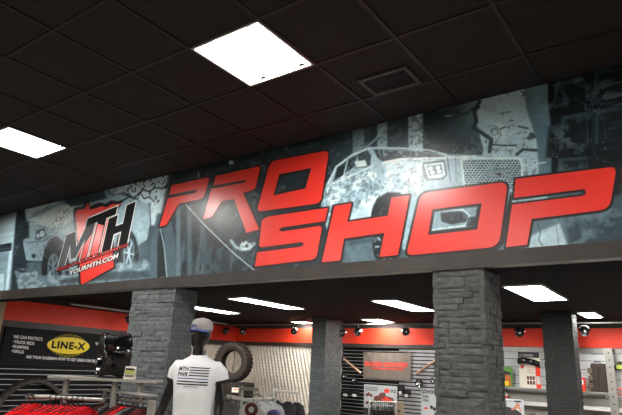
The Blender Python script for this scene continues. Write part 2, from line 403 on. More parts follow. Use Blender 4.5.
for x, z, lab, am in ((-10.40, 2.40, 'ball spotlight just right of the mannequin cap', (.4, -1, -.5)), (-9.79, 2.40, 'ball spotlight above the large standing tyre', (.4, -1, -.3)),
        (-8.14, 2.40, 'ball spotlight over the right half of the corrugated panel', (.2, -1, .1)), (-6.8, 2.37, 'ball spotlight at the right edge of the slim back column', (.5, -1, -.2)),
        (-6.385, 2.39, 'ball spotlight above the upper left end of the cloth banner', (.3, -1, -.3)), (-5.23, 2.395, 'ball spotlight above the right end of the cloth banner', (.5, -1, .1)),
        (-2.938, 2.40, 'ball spotlight between the nearest column and the dark back column', (.4, -1, -.6)), (-1.847, 2.42, 'ball spotlight right of the dark back column', (.2, -1, -.5))):
    ball_spot(x, 10.6, z, lab, am)
p = atx(129.5, 318, XL + .5)
tr = thing('track_rail', 'short silver track rail along the red band of the left wall', 'track', (p[0], 7, 2.56)); MB().box(p[0] - .02, p[0] + .02, 6.0, 10.3, 2.545, 2.57).build('rail', M['whitemetal'], tr)
for y in (6.3, 8.1, 9.9): MB().tube([(p[0], y, 2.57), (p[0], y, ZB)], .006).build('hanger_rod', M['grid'], tr)
ball_spot(p[0], p[1], 2.40, 'ball spotlight half hidden by the wide column on its left', (1, -.2, -.4))

# =================================================================== THE PRINTED BANNER ON THE HEADER
def P(x, y, s, ox, oy): return (ox + x / s, oy + y / s)
L_P = rounded([(171.6, 185.4), (209.7, 177), (203.8, 198.3), (178.9, 203.6), (166.2, 225.2), (159.6, 226.7), (168.0, 198.2), (195.5, 192.7), (197.3, 190.9), (196.2, 189.6), (169.6, 194.6)], {1: 2.5, 2: 5})
L_R = rounded([(216.0, 175.9), (260.6, 166.2), (255.2, 189.0), (243.2, 193.0), (259.5, 229.6), (246.6, 232.8), (234.0, 199.0), (222.0, 201.0), (212.0, 217.2), (203.2, 219.4), (211.2, 188.8), (245.0, 182.6), (246.4, 180.8), (245.2, 179.8), (213.2, 185.6)], {1: 2.5, 2: 4})
L_O1 = rounded([(270.5, 161.5), (329.2, 150.2), (320.8, 203.0), (256.8, 211.8)], {0: 6, 1: 6, 2: 6, 3: 5})
L_O1i = [(279.3, 174.2), (311.4, 167.8), (305.6, 188.6), (273.4, 195.6)]
L_S = rounded([(267, 216.8), (328, 207.8), (325, 221), (281.5, 227.6), (279.2, 229.2), (280, 231), (283.5, 231.4), (322.2, 225.6), (316.2, 259.2), (255, 266.6), (257.3, 252.3), (301, 246.8), (303.8, 245), (303.6, 242.8), (300.5, 242), (259, 247.8), (262, 220)], {0: 3, 7: 4, 8: 6, 15: 4, 16: 3})
L_H = [(334.7, 206.1), (351.6, 203.2), (347.2, 222.1), (388.0, 215.8), (391.6, 197.7), (409.7, 195.2), (397.9, 255.0), (379.8, 256.9), (384.6, 232.8), (344.0, 238.6), (340.2, 260.4), (322.0, 262.2)]
L_O2 = rounded([(421.0, 193.2), (508.0, 181.6), (499.0, 246.8), (406.2, 255.6)], {0: 8, 1: 9, 2: 11, 3: 7})
L_O2i = [(432.5, 209.3), (481.9, 203.3), (477.3, 229.5), (428.4, 235.0)]
L_P2 = rounded([(515.7, 179.0), (616.6, 166.6), (609.6, 209.2), (531.8, 219.0), (527.2, 244.9), (506.0, 247.2), (512.2, 204.6), (582, 196.0), (585.6, 194.2), (585.6, 190.2), (583, 189.2), (513.9, 198.0)], {1: 7, 2: 10})
MN = [(75.4, 212.2), (78.5, 209.5), (84.5, 209.3), (87.8, 203.0), (90.0, 209.6), (96, 208.2), (101.5, 206.2), (107, 207.4), (112, 203.8), (118, 204.4), (122.3, 202.4), (116.5, 208.6), (109.6, 214.6), (113.6, 266.8), (81.2, 285.0)]
SLANT = [L_P, L_R, L_O1, L_S, L_H, L_O2, L_P2]

def hsh(i, j, s): 
    n = (i * 374761393 + j * 668265263 + s * 1442695041).astype(np.int64); n = (n ^ (n >> 13)) * 1274126177; n = n & 0x7fffffff; return ((n ^ (n >> 16)) & 0xffff) / 65535.0
def vnoise(x, y, s=0):
    i = np.floor(x).astype(np.int64); j = np.floor(y).astype(np.int64); fx = x - i; fy = y - j; fx = fx * fx * (3 - 2 * fx); fy = fy * fy * (3 - 2 * fy)
    return (hsh(i, j, s) * (1 - fx) + hsh(i + 1, j, s) * fx) * (1 - fy) + (hsh(i, j + 1, s) * (1 - fx) + hsh(i + 1, j + 1, s) * fx) * fy
def fbm(x, y, s=0, o=4): return sum(vnoise(x * 2 ** k, y * 2 ** k, s + k) * .5 ** k for k in range(o)) / sum(.5 ** k for k in range(o))
def crack(x, y, s=0):       # distance to the nearest cell border
    i = np.floor(x).astype(np.int64); j = np.floor(y).astype(np.int64); d1 = np.full(x.shape, 9.); d2 = d1.copy()
    for a in (-1, 0, 1):
        for b in (-1, 0, 1):
            d = np.hypot(i + a + hsh(i + a, j + b, s) - x, j + b + hsh(i + a, j + b, s + 9) - y)
            d2 = np.minimum(d2, np.maximum(d, d1)); d1 = np.minimum(d1, d)
    return d2 - d1
def sdist(px, py, poly):    # signed distance, negative inside
    d = np.full(px.shape, 1e9); ins = np.zeros(px.shape, bool); n = len(poly)
    for k in range(n):
        ax, ay = poly[k]; bx, by = poly[(k + 1) % n]; ex, ey = bx - ax, by - ay
        t_ = np.clip(((px - ax) * ex + (py - ay) * ey) / (ex * ex + ey * ey + 1e-9), 0, 1)
        d = np.minimum(d, np.hypot(px - ax - t_ * ex, py - ay - t_ * ey))
        c = ((ay > py) != (by > py)) & (px < (bx - ax) * (py - ay) / (by - ay + 1e-12) + ax); ins ^= c
    return np.where(ins, -d, d)
# the printed surface is a fine grid; its print is laid out from points measured on the banner
NZ = 230; zb, zt = 2.422, ZC - .001
cols = [XL + .02]
sx = -9.0
cols += list(np.linspace(-10.4, -8.9, 30))
for xpix in np.arange(0, 623, .62): cols.append(aty(xpix, 297 - xpix * .06, YH)[0])
cols = sorted(set([c for c in cols])) ; cols += list(np.linspace(cols[-1] + .01, XR, 60))
cols = np.array(cols); zs = np.linspace(zb, zt, NZ)
GX, GZ = np.meshgrid(cols, zs)
dv = np.stack([GX, np.full(GX.shape, YH), GZ], -1) - CAM
dep = dv @ FW; dep = np.where(dep < .2, .2, dep); qx = 311 + F_PX * (dv @ RT) / dep; qy = 207.5 - F_PX * (dv @ UP) / dep
S = lambda r, g, b: np.array(srgb(r, g, b)[:3])
art = np.zeros(GX.shape + (3,)); art[:] = S(70, 88, 96)
n1 = fbm(GX * 3, GZ * 3, 1); n2 = fbm(GX * 14, GZ * 14, 2); n3 = fbm(GX * 45, GZ * 45, 3); n4 = fbm(GX * 9, GZ * 2.2, 4)
def blend(a, col):
    global art
    a = np.clip(a, 0, 1)[..., None]; art = art * (1 - a) + np.asarray(col) * a
def sm(a, b, x): t_ = np.clip((x - a) / (b - a), 0, 1); return t_ * t_ * (3 - 2 * t_)
BOX = lambda p: (min(q[0] for q in p), max(q[0] for q in p))
def poly(pts, col, soft=.7, a=1.0, mask=None):
    x0, x1 = BOX(pts); sel = (qx > x0 - 12 - soft * 3) & (qx < x1 + 12 + soft * 3); al = np.zeros(qx.shape)
    al[sel] = 1 - sm(-soft, soft, sdist(qx[sel], qy[sel], pts))
    if mask is not None: al = al * mask
    blend(al * a, S(*col)); return al
def ell(cx, cy, rx, ry, rot=0, n=28): 
    c, s = math.cos(math.radians(rot)), math.sin(math.radians(rot))
    return [(cx + rx * math.cos(t_) * c - ry * math.sin(t_) * s, cy + rx * math.cos(t_) * s + ry * math.sin(t_) * c) for t_ in np.linspace(0, 2 * PI, n, endpoint=False)]
def line(pts, wd, col, a=1.0, soft=.5):
    d = np.full(qx.shape, 1e9); x0, x1 = BOX(pts); sel = (qx > x0 - 8 - wd) & (qx < x1 + 8 + wd); px_, py_ = qx[sel], qy[sel]; dd = np.full(px_.shape, 1e9)
    for (ax, ay), (bx, by) in zip(pts[:-1], pts[1:]):
        ex, ey = bx - ax, by - ay; t_ = np.clip(((px_ - ax) * ex + (py_ - ay) * ey) / (ex * ex + ey * ey), 0, 1); dd = np.minimum(dd, np.hypot(px_ - ax - t_ * ex, py_ - ay - t_ * ey))
    d[sel] = dd; blend((1 - sm(wd / 2 - soft, wd / 2 + soft, d)) * a, S(*col))
one = np.ones(qx.shape)
# ---- ground tones
blend(sm(.35, .7, n1), S(96, 116, 124)); blend(sm(.5, .8, n4) * .6, S(44, 58, 64))
# left border of the print
poly([(-60, 200), (5, 205), (3, 300), (-60, 300)], (58, 74, 82), 1.5)
poly([(2, 212), (6, 211), (5, 292), (1, 292)], (168, 186, 192), .8)
poly([(7, 211), (17, 208), (13, 292), (5, 292)], (132, 152, 160), 1)
poly([(14, 209), (18, 208), (9, 292), (6, 292)], (184, 200, 206), .6)
poly([(17.5, 208), (29, 205), (27, 290), (11, 292)], (40, 52, 58), 1.6)
poly([(6, 243), (13, 243), (12, 251), (6, 251)], (36, 44, 50), .6)
# pale cracked sky behind the first truck
up = 178.5 - (qx - 150) * .235
poly([(25, 206), (60, 198), (125, 183), (170, 172), (178, 176), (170, 200), (160, 226), (150, 225), (140, 200), (125, 192), (75, 205), (45, 215), (28, 222)], (196, 208, 212), 1.5)
# truck 1 body
poly([(26, 222), (36, 212), (58, 203), (70, 196), (76, 190), (88, 186.5), (104, 186), (112, 193), (126, 196), (150, 205), (150, 235), (139, 246), (134, 232), (126, 229), (118, 236), (112, 264), (66, 272), (62, 250), (54, 240), (47, 246), (42, 262), (27, 260), (24, 244), (25, 232)], (150, 170, 178), .9)
poly([(30, 220), (60, 207), (76, 203), (78, 214), (64, 226), (52, 226), (40, 224)], (214, 226, 230), 2)
poly([(64, 202), (72, 195), (79, 190.5), (92, 188.5), (104, 188.5), (108, 199), (84, 205), (72, 207)], (66, 84, 94), 1)
line([(62, 204), (72, 195), (80, 189), (94, 186.8), (106, 187.3), (114, 196)], 1.4, (92, 120, 134))
line([(26, 224), (40, 224), (56, 228), (76, 218)], 1.0, (214, 224, 226))
poly([(24, 222), (30, 222), (30, 238), (23, 240)], (34, 44, 50), 1.2)
poly([(37, 231), (45, 228), (48, 236), (41, 240), (36, 240)], (72, 90, 98), .7); poly(ell(43, 234, 2.4, 3), (198, 212, 216), .6); poly(ell(39, 236, 1.3, 2), (190, 204, 210), .5)
line([(28, 243), (44, 241), (52, 236)], 1.0, (84, 104, 112)); line([(27, 262), (43, 262)], 1.4, (44, 54, 60)); poly(ell(34.5, 256, 2.2, 2.4), (40, 50, 56), .6)
# wheel arches and wheels of truck 1
poly([(43, 268), (45, 250), (51, 239), (58, 236), (66, 243), (70, 262), (70, 285), (42, 285)], (30, 38, 43), 1)
poly(ell(51, 267, 8.5, 17.5, 4), (24, 29, 33), .9); poly(ell(54, 267, 5.6, 13.5, 4), (116, 134, 142), .8); poly(ell(54.3, 267, 4.3, 11, 4), (52, 64, 70), .8)
for k in range(6):
    t_ = k * PI / 3 + .3; line([(54.3, 267), (54.3 + 4.6 * math.cos(t_), 267 + 11.5 * math.sin(t_))], 1.3, (138, 156, 162))
poly([(116, 262), (117, 244), (122, 232), (130, 229), (137, 238), (140, 254), (138, 274), (118, 274)], (30, 38, 43), 1)
poly(ell(127, 254, 8.2, 20.5, 5), (22, 27, 31), .9); poly(ell(129.5, 253.5, 5.4, 14.8, 5), (124, 144, 152), .8); poly(ell(129.8, 253.5, 4.2, 12, 5), (46, 58, 64), .8)
for k in range(6):
    t_ = k * PI / 3 + .1; line([(129.8, 253.5), (129.8 + 4.6 * math.cos(t_), 253.5 + 12.6 * math.sin(t_))], 1.5, (168, 184, 190))
# rear quarter and tail
poly([(132, 206), (150, 203), (151.5, 222), (148, 240), (141, 244), (137, 230), (131, 224)], (158, 176, 182), 1)
line([(150.5, 204), (151.5, 224), (148, 242)], 1.1, (60, 76, 84))
# ground in front
g1 = sm(.46, .62, fbm(GX * 12, GZ * 22, 31))
poly([(16, 272), (45, 276), (70, 275), (114, 264), (160, 262), (165, 272), (150, 279), (20, 289)], (112, 130, 138), 2, mask=one); poly([(16, 268), (45, 272), (160, 258), (170, 276), (20, 291)], (176, 190, 196), 2, mask=g1, a=.55)
poly([(60, 280), (112, 272), (160, 270), (160, 277), (60, 284)], (34, 42, 46), 2, a=.75)
# speckle and cracks right of the state outline
m_ = sm(.56, .62, n3 * .6 + n2 * .4)
poly([(92, 186), (175, 168), (176, 200), (152, 206), (130, 202), (124, 192)], (40, 50, 54), 2, mask=m_)
line([(124, 201), (131, 196), (134, 199), (141, 193), (144, 190), (150, 192), (156, 188), (163, 189), (172, 183)], 1.6, (26, 32, 36)); line([(141, 193), (145, 199), (150, 197), (155, 202)], 1.3, (26, 32, 36)); line([(131, 196), (128, 190), (133, 187)], 1.1, (30, 38, 42))
# dark middle with a big tyre, pipes and a hanging chain look
poly([(170, 172), (345, 130), (345, 262), (258, 280), (163, 280), (155, 262), (152, 236), (162, 214)], (38, 51, 57), 2.5)
poly([(152, 240), (158, 214), (170, 212), (176, 240), (178, 280), (150, 280)], (88, 106, 114), 1.6)
poly([(158, 244), (161, 226), (165, 236), (168, 280), (158, 280)], (30, 40, 45), 1.2); line([(161, 228), (165, 246), (168, 279)], 1.0, (160, 178, 184))
for x_, cc in ((178, (120, 138, 144)), (183, (34, 44, 48)), (189, (98, 116, 124)), (196, (30, 40, 44)), (203, (76, 94, 102)), (210, (30, 38, 42))):
    poly([(x_ - 1, 206), (x_ + 3, 205), (x_ + 4, 278), (x_ - 1, 279)], cc, 1.4, a=.85)
sp = sm(.5, .75, fbm(GX * 14, GZ * 3, 7)); poly([(172, 204), (235, 195), (235, 277), (170, 280)], (120, 140, 148), 2, mask=sp, a=.55)
poly(ell(228, 226, 23, 24, 8), (24, 32, 36), 2); poly(ell(230, 224, 14, 17, 8), (48, 60, 66), 2); poly(ell(231, 223, 8, 11, 8), (26, 34, 38), 1.5)
poly([(200, 248), (256, 240), (262, 278), (200, 280)], (70, 88, 96), 3, mask=sm(.4, .6, n2))
line([(232, 241), (236, 247), (243, 250), (250, 249), (255, 244)], 3.0, (170, 188, 194), .9, 1.0); poly(ell(247, 246, 6, 4.5), (216, 226, 228), 1.2, mask=sm(.42, .56, n3))
line([(183, 201), (206, 226), (234, 253), (262, 276)], .9, (206, 216, 218), .9); line([(181, 202), (206, 228.5), (234, 255.5)], .8, (20, 26, 30), .8)
poly([(190, 176), (260, 158), (262, 162), (215, 174), (192, 182)], (88, 104, 110), 2, mask=sm(.5, .6, n3)); poly(ell(232, 163, 2.5, 2), (190, 205, 210), .8); line([(199, 172), (200, 178), (197, 180)], 1.0, (170, 185, 190), .8)
poly([(262, 156), (350, 134), (350, 160), (332, 168), (330, 150), (270, 162)], (52, 68, 74), 2); line([(300, 149), (318, 145)], 2.5, (74, 92, 98), .8, 1)
# pillars behind the second truck
poly([(345, 130), (440, 108), (440, 160), (345, 175)], (58, 74, 80), 1.5)
for a_, b_, cc in ((353.5, 365, (128, 148, 154)), (378, 388, (150, 168, 174)), (409, 423.5, (172, 188, 192))):
    poly([(a_, 140), (a_, 118), (b_, 112), (b_, 160), (a_, 165)], cc, .8); poly([(a_, 140), (a_, 118), (b_, 112), (b_, 160), (a_, 165)], (70, 88, 94), .8, mask=sm(.55, .62, n3) * .6)
line([(360, 154), (376, 140), (384, 128), (388, 118)], 1.5, (170, 186, 190), .8); line([(345, 160), (366, 146)], 1.2, (140, 160, 166), .8)
poly([(424, 100), (486, 92), (486, 152), (424, 156)], (38, 54, 60), 1.2)
gx = sm(440, 482, qx) * sm(150, 104, qy); poly([(424, 100), (486, 92), (486, 152), (424, 156)], (136, 158, 166), 1.2, mask=gx * .9)
blend(sm(.5, .75, n4) * ((qx > 424) & (qx < 482) & (qy < 150)) * .35, S(24, 34, 38)); line([(446, 117), (452, 116)], 1.6, (150, 170, 176), .9)
# pale plate with the hook, crack between
poly([(478, 80), (524, 75), (529, 110), (540, 150), (545, 190), (478, 190), (484, 150), (476, 120)], (176, 194, 200), 1.2)
poly([(492, 128), (500, 122), (506, 130), (505, 143), (497, 148)], (196, 210, 214), 2); poly(ell(495, 132, 4, 4.5), (128, 150, 158), .8); poly(ell(495.5, 133, 2.2, 2.6), (188, 204, 208), .6); line([(489, 127), (495, 126), (501, 131), (500, 138), (496, 142)], 1.0, (120, 142, 150), .9)
line([(480, 102), (475, 112), (477, 122), (474, 128), (483, 134), (492, 140), (490, 152)], 4.0, (46, 66, 76), 1, .8); line([(472, 110), (479, 108)], 3.2, (46, 66, 76)); line([(456, 112), (462, 115), (470, 113)], 1.8, (52, 72, 80)); line([(455, 128), (470, 132), (478, 138)], 2.6, (70, 92, 100), .8)
line([(492, 145), (504, 146), (517, 146)], 1.8, (64, 84, 92)); line([(517, 155), (524, 150), (540, 151), (548, 149)], 3.0, (60, 82, 90)); line([(500, 114), (512, 112)], .9, (90, 108, 114), .8)
poly([(526, 139), (532, 133), (537, 138), (530, 141)], (62, 84, 92), .8); line([(519, 127), (528, 129)], 2.2, (70, 92, 100), .9)
poly([(486, 92), (530, 82), (545, 150), (486, 150)], (60, 80, 88), 1, mask=sm(.66, .7, n3 * .7 + n2 * .3))
poly([(522, 70), (551, 66), (548, 100), (552, 150), (550, 195), (541, 195), (537, 140), (527, 110)], (104, 130, 142), 1.4); poly([(528, 66), (552, 62), (550, 130), (536, 118)], (128, 152, 162), 3, a=.6)
# truck 2
poly([(322, 205), (326, 186), (337, 167), (353.5, 155), (370.5, 148.2), (385, 148), (405, 150), (430, 153), (450, 155), (521, 157), (524, 172), (548, 176), (548, 215), (500, 250), (420, 252), (404, 250), (398, 236), (398, 214), (388, 206), (378, 210), (370, 222), (368, 240), (330, 240)], (164, 184, 191), 1)
wh = sm(.44, .6, n2); poly([(326, 190), (345, 172), (372, 168), (400, 160), (424, 162), (420, 196), (400, 206), (372, 214), (330, 216)], (214, 224, 227), 2, mask=wh * .9)
bl = sm(.53, .57, fbm(GX * 30, GZ * 30, 91, 5)); poly([(326, 192), (345, 174), (372, 170), (374, 196), (362, 216), (328, 220)], (112, 136, 146), 1.5, mask=bl * .6)
poly([(338, 168), (353, 157), (358, 155.5), (356, 166), (342, 177), (334, 182)], (34, 46, 52), .8); poly([(358, 155), (368, 150.5), (372, 156), (371, 166), (360, 168)], (54, 70, 78), .8)
line([(329, 184), (337, 167), (353.5, 155), (370.5, 148.4)], 1.6, (206, 218, 222)); line([(349, 158), (345, 174)], 1.4, (170, 188, 194)); line([(334, 184), (374, 166)], 1.2, (224, 232, 234))
poly([(355.5, 162), (366, 160.5), (368, 166.5), (357, 168.5)], (226, 234, 236), .7); line([(356, 168.5), (368, 167)], 1, (50, 62, 70))
poly([(374, 149.8), (404, 150.8), (428, 153), (446, 157), (430, 159), (400, 159), (384, 163), (378, 158)], (42, 58, 64), 1.0); line([(371, 148.2), (400, 148.4), (430, 150.6), (447, 155)], 1.2, (198, 212, 216)); poly([(374, 150), (404, 151), (430, 154)  , (410, 157), (384, 158)], (150, 170, 176), 1.5, mask=sm(.55, .6, n3) * .8)
line([(384, 163), (402, 159.5), (440, 158.5), (476, 157)], 2.2, (224, 232, 234))
poly([(388, 164), (436, 160), (424, 166), (420, 176), (400, 178)], (200, 214, 218), 2)
poly([(372, 240), (371, 214), (377, 199), (388, 192.5), (400, 193), (410, 200), (404, 240)], (28, 36, 41), 1.2); line([(370, 222), (372, 205), (379, 195), (390, 190.5), (402, 191)], 1.4, (214, 224, 227))
poly(ell(388, 244, 15, 22, 6), (26, 32, 36), 1.0); 
for k in range(10):
    t_ = k * PI / 5; line([(388 + 4 * math.cos(t_), 247 + 5 * math.sin(t_)), (388 + 11.5 * math.cos(t_), 247 + 15 * math.sin(t_))], 1.5, (172, 188, 194), .9)
poly([(346, 222), (372, 224), (376, 242), (350, 246)], (70, 90, 98), 2); poly([(352, 214), (366, 206), (370, 214), (366, 222), (350, 224)], (176, 192, 198), 1.4)
# headlight, grille, emblem
poly([(423, 163), (445, 160.5), (448, 175), (444, 180), (428, 181), (424, 178)], (84, 104, 112), .8); poly([(424.5, 165), (444, 162.5), (446, 175), (442, 178.5), (429, 179)], (206, 218, 222), .7)
poly([(427, 166.5), (442.5, 164.8), (443.5, 174), (430, 176.5)], (122, 144, 152), .7)
for a_, b_ in ((431, 169), (438.5, 168), (433, 173), (440, 172)): poly(ell(a_, b_, 2.1, 1.9), (240, 246, 247), .6)
line([(448, 158), (451, 182)], 1.2, (96, 118, 126)); line([(456, 158), (457, 182)], 1.0, (112, 134, 142), .8)
GR = [(463, 161.5), (470, 160), (519, 159.8), (521.5, 166), (521.5, 186), (514, 190), (466, 187)]
poly([(461, 159.5), (470, 157.8), (521, 157.6), (524, 166), (524, 189), (514, 192), (464, 190)], (206, 218, 221), .7)
cu_ = (qx - 463) / 3.3; cv = (qy - 158) / 2.35; cu2 = cu_ + .5 * (np.floor(cv) % 2); hole = (np.abs(cu2 - np.floor(cu2) - .5) < .34) & (np.abs(cv - np.floor(cv) - .5) < .30)
poly(GR, (168, 184, 190), .6); poly(GR, (30, 42, 50), .6, mask=hole.astype(float))
poly([(487.5, 170), (510.5, 168.5), (510.5, 176.8), (487.5, 178.4)], (120, 142, 150), .6)
line([(526, 160), (528, 176)], 1, (120, 142, 150)); line([(540, 158), (542, 178)], 1, (120, 142, 150), .8); line([(524, 166), (546, 163)], 1.0, (214, 224, 227))
poly([(428, 200), (500, 192), (498, 212), (478, 236), (426, 238)], (150, 170, 178), 1.2)
poly([(441, 213), (459, 211.5), (470, 214), (468, 222), (452, 225), (442, 222)], (36, 48, 54), .9); line([(445, 211), (463, 209.5), (470, 216), (466, 226), (440, 229)], 1.6, (206, 218, 222)); poly([(468, 218), (482, 216), (480, 230), (466, 229)], (40, 52, 58), 1.2); line([(428, 231), (478, 227)], 1.8, (190, 204, 209))
# lower right of the truck
poly([(498, 246), (528, 243), (531, 219), (560, 216), (622, 208), (700, 198), (700, 280), (490, 262)], (104, 124, 132), 1.4)
poly([(499, 254), (540, 232), (560, 224), (570, 252), (500, 262)], (178, 194, 200), 2); line([(538, 224), (541, 233), (539, 240), (543, 246)], 1.0, (70, 88, 94)); line([(510, 251), (560, 247), (622, 240)], 1.6, (60, 76, 82), .8)
poly([(565, 216), (700, 196), (700, 280), (570, 246)], (58, 74, 82), 2.5, mask=sm(.3, .6, n2)); line([(556, 220), (560, 252)], 1.2, (130, 150, 156), .8)
# dark tread of a large tyre at the right
poly([(549, 55), (900, 20), (900, 200), (608, 196), (608, 172), (552, 178), (552, 128), (548, 100)], (24, 32, 36), 1.2)
for b in ([(560, 77), (571, 75), (566, 92), (564, 108), (556, 110), (553, 106), (557, 92)], [(549, 128), (558, 127), (558, 150), (556, 158), (546, 160)], [(560, 84), (585, 79), (590, 98), (566, 103)], [(563, 118), (588, 113), (590, 146), (560, 152)], [(596, 72), (616, 69), (612, 96), (594, 100)], [(596, 112), (622, 108), (622, 140), (596, 146)], [(560, 160), (588, 158), (590, 174), (560, 178)]):
    poly([(x + (-.8), y - .8) for x, y in b], (62, 80, 88), 1.2); cx = sum(q[0] for q in b) / len(b); cy = sum(q[1] for q in b) / len(b)
    poly([(cx + (x - cx) * .84 + .6, cy + (y - cy) * .88 + .8) for x, y in b], (30, 41, 46), 1.6)
poly([(551, 134), (556, 133), (555, 150), (549, 151)], (26, 34, 38), .8)
blend(sm(.62, .7, n2) * (qx > 556) * (qy < 178) * .3, S(92, 112, 120))
for c_ in ([(575, 100), (588, 106), (604, 104), (622, 110)], [(590, 98), (594, 112), (592, 146), (598, 160), (614, 164)], [(604, 150), (622, 146)]): line(c_, 1.0, (66, 84, 92), .6)
for k in range(12):
    xo = 640 + k * 46
    poly([(xo, 60), (xo + 34, 52), (xo + 36, 120), (xo + 2, 126)], (32, 44, 49), 2); poly([(xo, 150), (xo + 34, 142), (xo + 36, 190), (xo + 2, 196)], (36, 48, 53), 2)
# printed photographic grain and flaking: brighten the highlights, deepen the lowlights, chip the pale paint
lum = art @ np.array([.3, .5, .2]); art *= (.82 + .50 * np.clip(lum, 0, .5) / .5)[..., None]
hf = fbm(GX * 22, GZ * 22, 41, 5); art *= (.76 + .56 * hf)[..., None]; art *= np.array([.90, 1.03, 1.08])
fl_ = np.clip(sm(.575, .60, fbm(GX * 34, GZ * 34, 51, 5)) * sm(.5, .62, fbm(GX * 2.6, GZ * 2.6, 61)), 0, 1); blend(fl_ * .55 * (lum > .22) * ~((qx > 460) & (qx < 524) & (qy > 156) & (qy < 192)), S(62, 84, 94))
fl_ = sm(.60, .63, fbm(GX * 20, GZ * 20, 71, 5)) * sm(.5, .62, fbm(GX * 3, GZ * 3, 81)); blend(fl_ * .5 * (lum < .12), S(108, 130, 138))
# fine cracks and scratches all over
ck = crack(GX * 5.5, GZ * 5.5, 21); dk = np.clip((.020 - ck) / .02, 0, 1) * sm(.45, .6, n1)
lum = art @ np.array([.3, .5, .2]); blend(dk * .55 * (lum > .12), S(40, 54, 60)); blend(dk * .35 * (lum < .1), S(120, 140, 146))
spk = sm(.69, .73, n3 * .75 + fbm(GX * 80, GZ * 80, 12) * .25); blend(spk * .45 * (lum > .18), S(60, 76, 82)); blend(spk * .30 * (lum < .08), S(130, 150, 156))
# dark keyline round the big letters and the state outline
for lp, wd in zip(SLANT, (1.7, 1.8, 2.0, 2.1, 2.3, 2.4, 2.4)):
    x0, x1 = BOX(lp); sel = (qx > x0 - 8) & (qx < x1 + 8); d = np.full(qx.shape, 99.); d[sel] = sdist(qx[sel] - .5, qy[sel] - .7, lp)
    if lp is L_O1: di = np.full(qx.shape, 99.); di[sel] = sdist(qx[sel], qy[sel], L_O1i); d = np.maximum(d, -di - 1.0)
    if lp is L_O2: di = np.full(qx.shape, 99.); di[sel] = sdist(qx[sel], qy[sel], L_O2i); d = np.maximum(d, -di - 1.0)
    blend(1 - sm(wd - .6, wd + .6, d), S(44, 38, 40))
poly([(409, 252), (499, 247), (511, 190), (513, 200), (505, 244), (497, 252), (470, 257), (410, 262)], (44, 40, 42), 1.0)
dk_top = [(73.8, 213), (74.5, 208), (83.4, 206.6), (87.2, 200.8), (89.6, 201.2), (91.4, 206.4), (96, 203.6), (101.5, 202.2), (106, 204), (112, 200.2), (118, 201.4), (125.4, 199.2), (120, 208.6), (113, 215.6), (117, 268.6), (80, 287.2)]
poly(dk_top, (30, 28, 30), .7)
# mesh of the banner: front is the print, with a real thickness
H_, W_ = GX.shape
ban = thing('printed_banner', 'long printed wall banner with trucks and the red words PRO SHOP on the header', 'banner', (-4, YH, 3.0))
V = np.stack([GX, np.full(GX.shape, YH - .012), GZ], -1).reshape(-1, 3); idx = np.arange(H_ * W_).reshape(H_, W_)
Fq = np.stack([idx[:-1, :-1], idx[:-1, 1:], idx[1:, 1:], idx[1:, :-1]], -1).reshape(-1, 4)
me = bpy.data.meshes.new('print'); me.from_pydata(V.tolist(), [], Fq.tolist()); me.materials.append(M['art'])
at_ = me.attributes.new('art', 'FLOAT_COLOR', 'POINT'); at_.data.foreach_set('color', np.concatenate([np.clip(art.reshape(-1, 3), 0, 1), np.ones((H_ * W_, 1))], 1).astype(np.float32).ravel())
link(me, 'print', ban)
MB().box(XL + .02, XR, YH - .0115, YH, zb, zt).build('backing', M['grid'], ban)

# everything on the header plane: plane coordinates are (X, Z)
OB = np.array([0, YH - .012, 0.])
def bp(pts): return [(float(aty(x, y, YH - .014)[0]), float(aty(x, y, YH - .014)[2])) for x, y in pts]
def onb(name, loops, m, d=.003, off=0.0, d0=.0003, parent=None): return flat_on([bp(l) for l in loops], OB, X_, Z_, -Y_, d0, d, name, m, parent or ban, off)
for lp in ([L_P], [L_R], [L_O1, L_O1i], [L_S], [L_H], [L_O2, L_O2i], [L_P2]): onb('letter', lp, M['redvinyl'], .004)
tx = lambda body, q, m, d=.003, name='lettering', **k: text_on(body, OB, X_, Z_, -Y_, bp(q), d, name, m, ban, **k)
em = tx('GMC', [(489, 176.6), (509.5, 175.2), (509.5, 170), (489, 171.4)], M['posterwhite'], .0012, 'emblem', offset=.01)
# state outline, initials, lines of writing
onb('state_outline', [MN], M['redvinyl'], .0012)
# initials in a slanted frame: corners bottom left, bottom right, top right, top left
IQ = [(57.5, 268.3), (127.2, 243.2), (135.4, 203.2), (67.5, 231.6)]
def iu(u, v):
    a, b, c, d = map(np.array, IQ); q = (a * (1 - u) + b * u) * (1 - v) + (d * (1 - u) + c * u) * v; return (float(q[0]), float(q[1]))
gM = [(0, 0), (.0, 1), (.13, 1), (.20, .45), (.27, 1), (.40, 1), (.40, 0), (.31, 0), (.31, .66), (.235, .12), (.165, .12), (.09, .66), (.09, 0)]
gT = [(.22, 1.06), (.22, .84), (.30, .84), (.30, 1.0), (.30, 1.06)]
gT = [(.28, 1.13), (.72, 1.13), (.72, .92), (.585, .92), (.585, 0), (.455, 0), (.455, .92), (.28, .92)]
gM = [(0, 0), (0, .9), (.13, .9), (.21, .42), (.29, .9), (.42, .9), (.42, 0), (.32, 0), (.32, .58), (.245, .12), (.175, .12), (.10, .58), (.10, 0)]
gH = [(.63, 0), (.63, .87), (.77, .87), (.77, 1.0), (.77, .58), (.87, .58), (.87, 1.0), (1.0, 1.0), (1.0, 0), (.87, 0), (.87, .38), (.77, .38), (.77, 0)]
gH = [(.63, 0), (.63, .87), (.76, .87), (.76, .58), (.87, .58), (.87, 1.04), (1.0, 1.04), (1.0, 0), (.87, 0), (.87, .38), (.76, .38), (.76, 0)]
